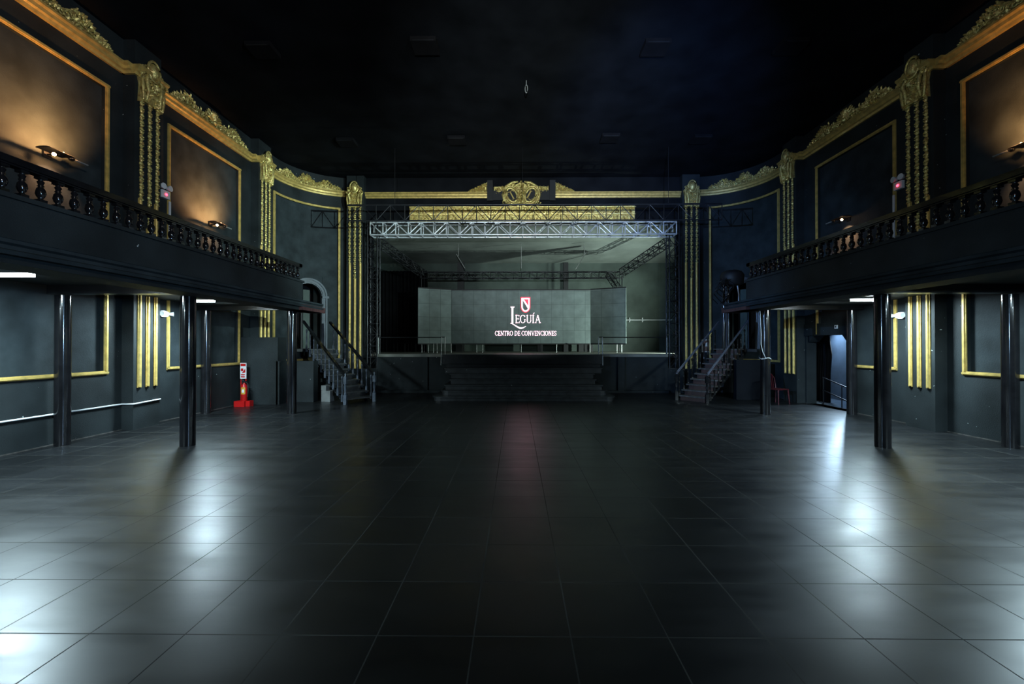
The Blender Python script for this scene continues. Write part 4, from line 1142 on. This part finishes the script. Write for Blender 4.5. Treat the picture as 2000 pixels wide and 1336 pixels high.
# ------------------------------------------------------------------ corridor behind the right doorway
m = MB(); m.box(10.5, 10.7, 8.5, 16.2, -1.2, 2.6); m.box(9.2, 10.7, 16.0, 16.2, -1.2, 2.6); m.box(9.2, 10.7, 8.4, 8.6, -1.2, 2.6)
struct('wall_corridor', m, 'bluewall')
m = MB(); m.box(9.2, 10.7, 8.5, 16.2, 2.45, 2.6); struct('ceiling_corridor', m, 'bluewall')
m = MB(); m.add([(9.2, 8.5, -1.1), (10.6, 8.5, -1.1), (10.6, 13.0, 0), (9.2, 13.0, 0), (9.2, 16.1, 0), (10.6, 16.1, 0), (9.2, 8.5, -1.3), (10.6, 8.5, -1.3), (10.6, 16.1, -0.2), (9.2, 16.1, -0.2)],
                [(0,1,2,3),(3,2,5,4),(6,7,8,9),(0,1,7,6),(4,5,8,9),(0,3,4,9,6),(1,2,5,8,7)])
struct('floor_corridor_ramp', m, 'bluewall')
m = MB(); m.box(8.9, 9.25, 11.47, 12.93, -0.02, 0.0); struct('trim_threshold', m, 'floor')
m = MB(); m.box(8.86, 9.2, 11.3, 13.1, 2.07, 2.42)
for y0, y1 in ((11.47, 11.65), (12.93, 12.70)): m.prism([(y0, 2.08), (y1, 2.08), (y0, 1.88)], 8.9, 9.2, lambda a, b, h: (h, a, b))
struct('trim_lintel', m, 'wall')
m = MB(); n = 26; vs = []
for j, (z, w0, w1) in enumerate(((2.42, 13.22, 13.50), (2.0, 13.12, 13.56), (1.5, 13.05, 13.68), (0.9, 13.15, 13.74), (0.0, 13.18, 13.78))):
    for i in range(n+1):
        y = w0+(w1-w0)*i/n; vs.append((9.6+0.05*math.sin(i*1.5)+0.02*j, y, z))
m.add(vs, [(j*(n+1)+i, j*(n+1)+i+1, (j+1)*(n+1)+i+1, (j+1)*(n+1)+i) for j in range(4) for i in range(n)], True)
o = m.build('curtain', 'cloth'); sm = o.modifiers.new('th', 'SOLIDIFY'); sm.thickness = 0.015
tag(o, 'black curtain gathered in the blue corridor doorway', 'curtain')
r = empty('ramp_handrail', (0, 0, 0)); tag(r, 'thin metal handrail sloping down in the corridor doorway', 'railing')
for dz in (0.80, 0.42):
    m = MB(); m.tube([(9.32, 12.95, dz), (9.32, 9.2, dz-0.85)], 0.018, 8); m.build('rail', 'darksteel', r)
for y in (12.93, 12.2, 11.6, 10.8):
    m = MB(); g = -max(0, (13-y)*0.244); m.tube([(9.32, y, g), (9.32, y, 0.80-(12.95-y)*0.2267)], 0.014, 6); m.build('post', 'darksteel', r)
lamp('AREA', (10.0, 13.9, 2.38), 32, (0.40, 0.66, 1.0), (9.9, 12.4, 0.4), 0.5, name='corridor_light')
lamp('SPOT', (10.3, 13.2, 2.2), 400, (0.55, 0.78, 1.0), (7.6, 10.9, 0.0), 0.05, 60, 0.4, 'corridor_spill')
m = MB(); m.prism([(-.05, -.05), (.05, -.05), (.05, .05), (-.05, .05)], 0, .02, lambda a, b, h: (8.86-h, 11.78+a, 2.29+b))
r = empty('switch_plate', (0, 0, 0)); m.build('plate', 'white', r); m = MB(); m.box(8.83, 8.84, 11.76, 11.80, 2.27, 2.31); m.build('switch', 'black', r)
tag(r, 'small white switch plate above the corridor doorway', 'switch')
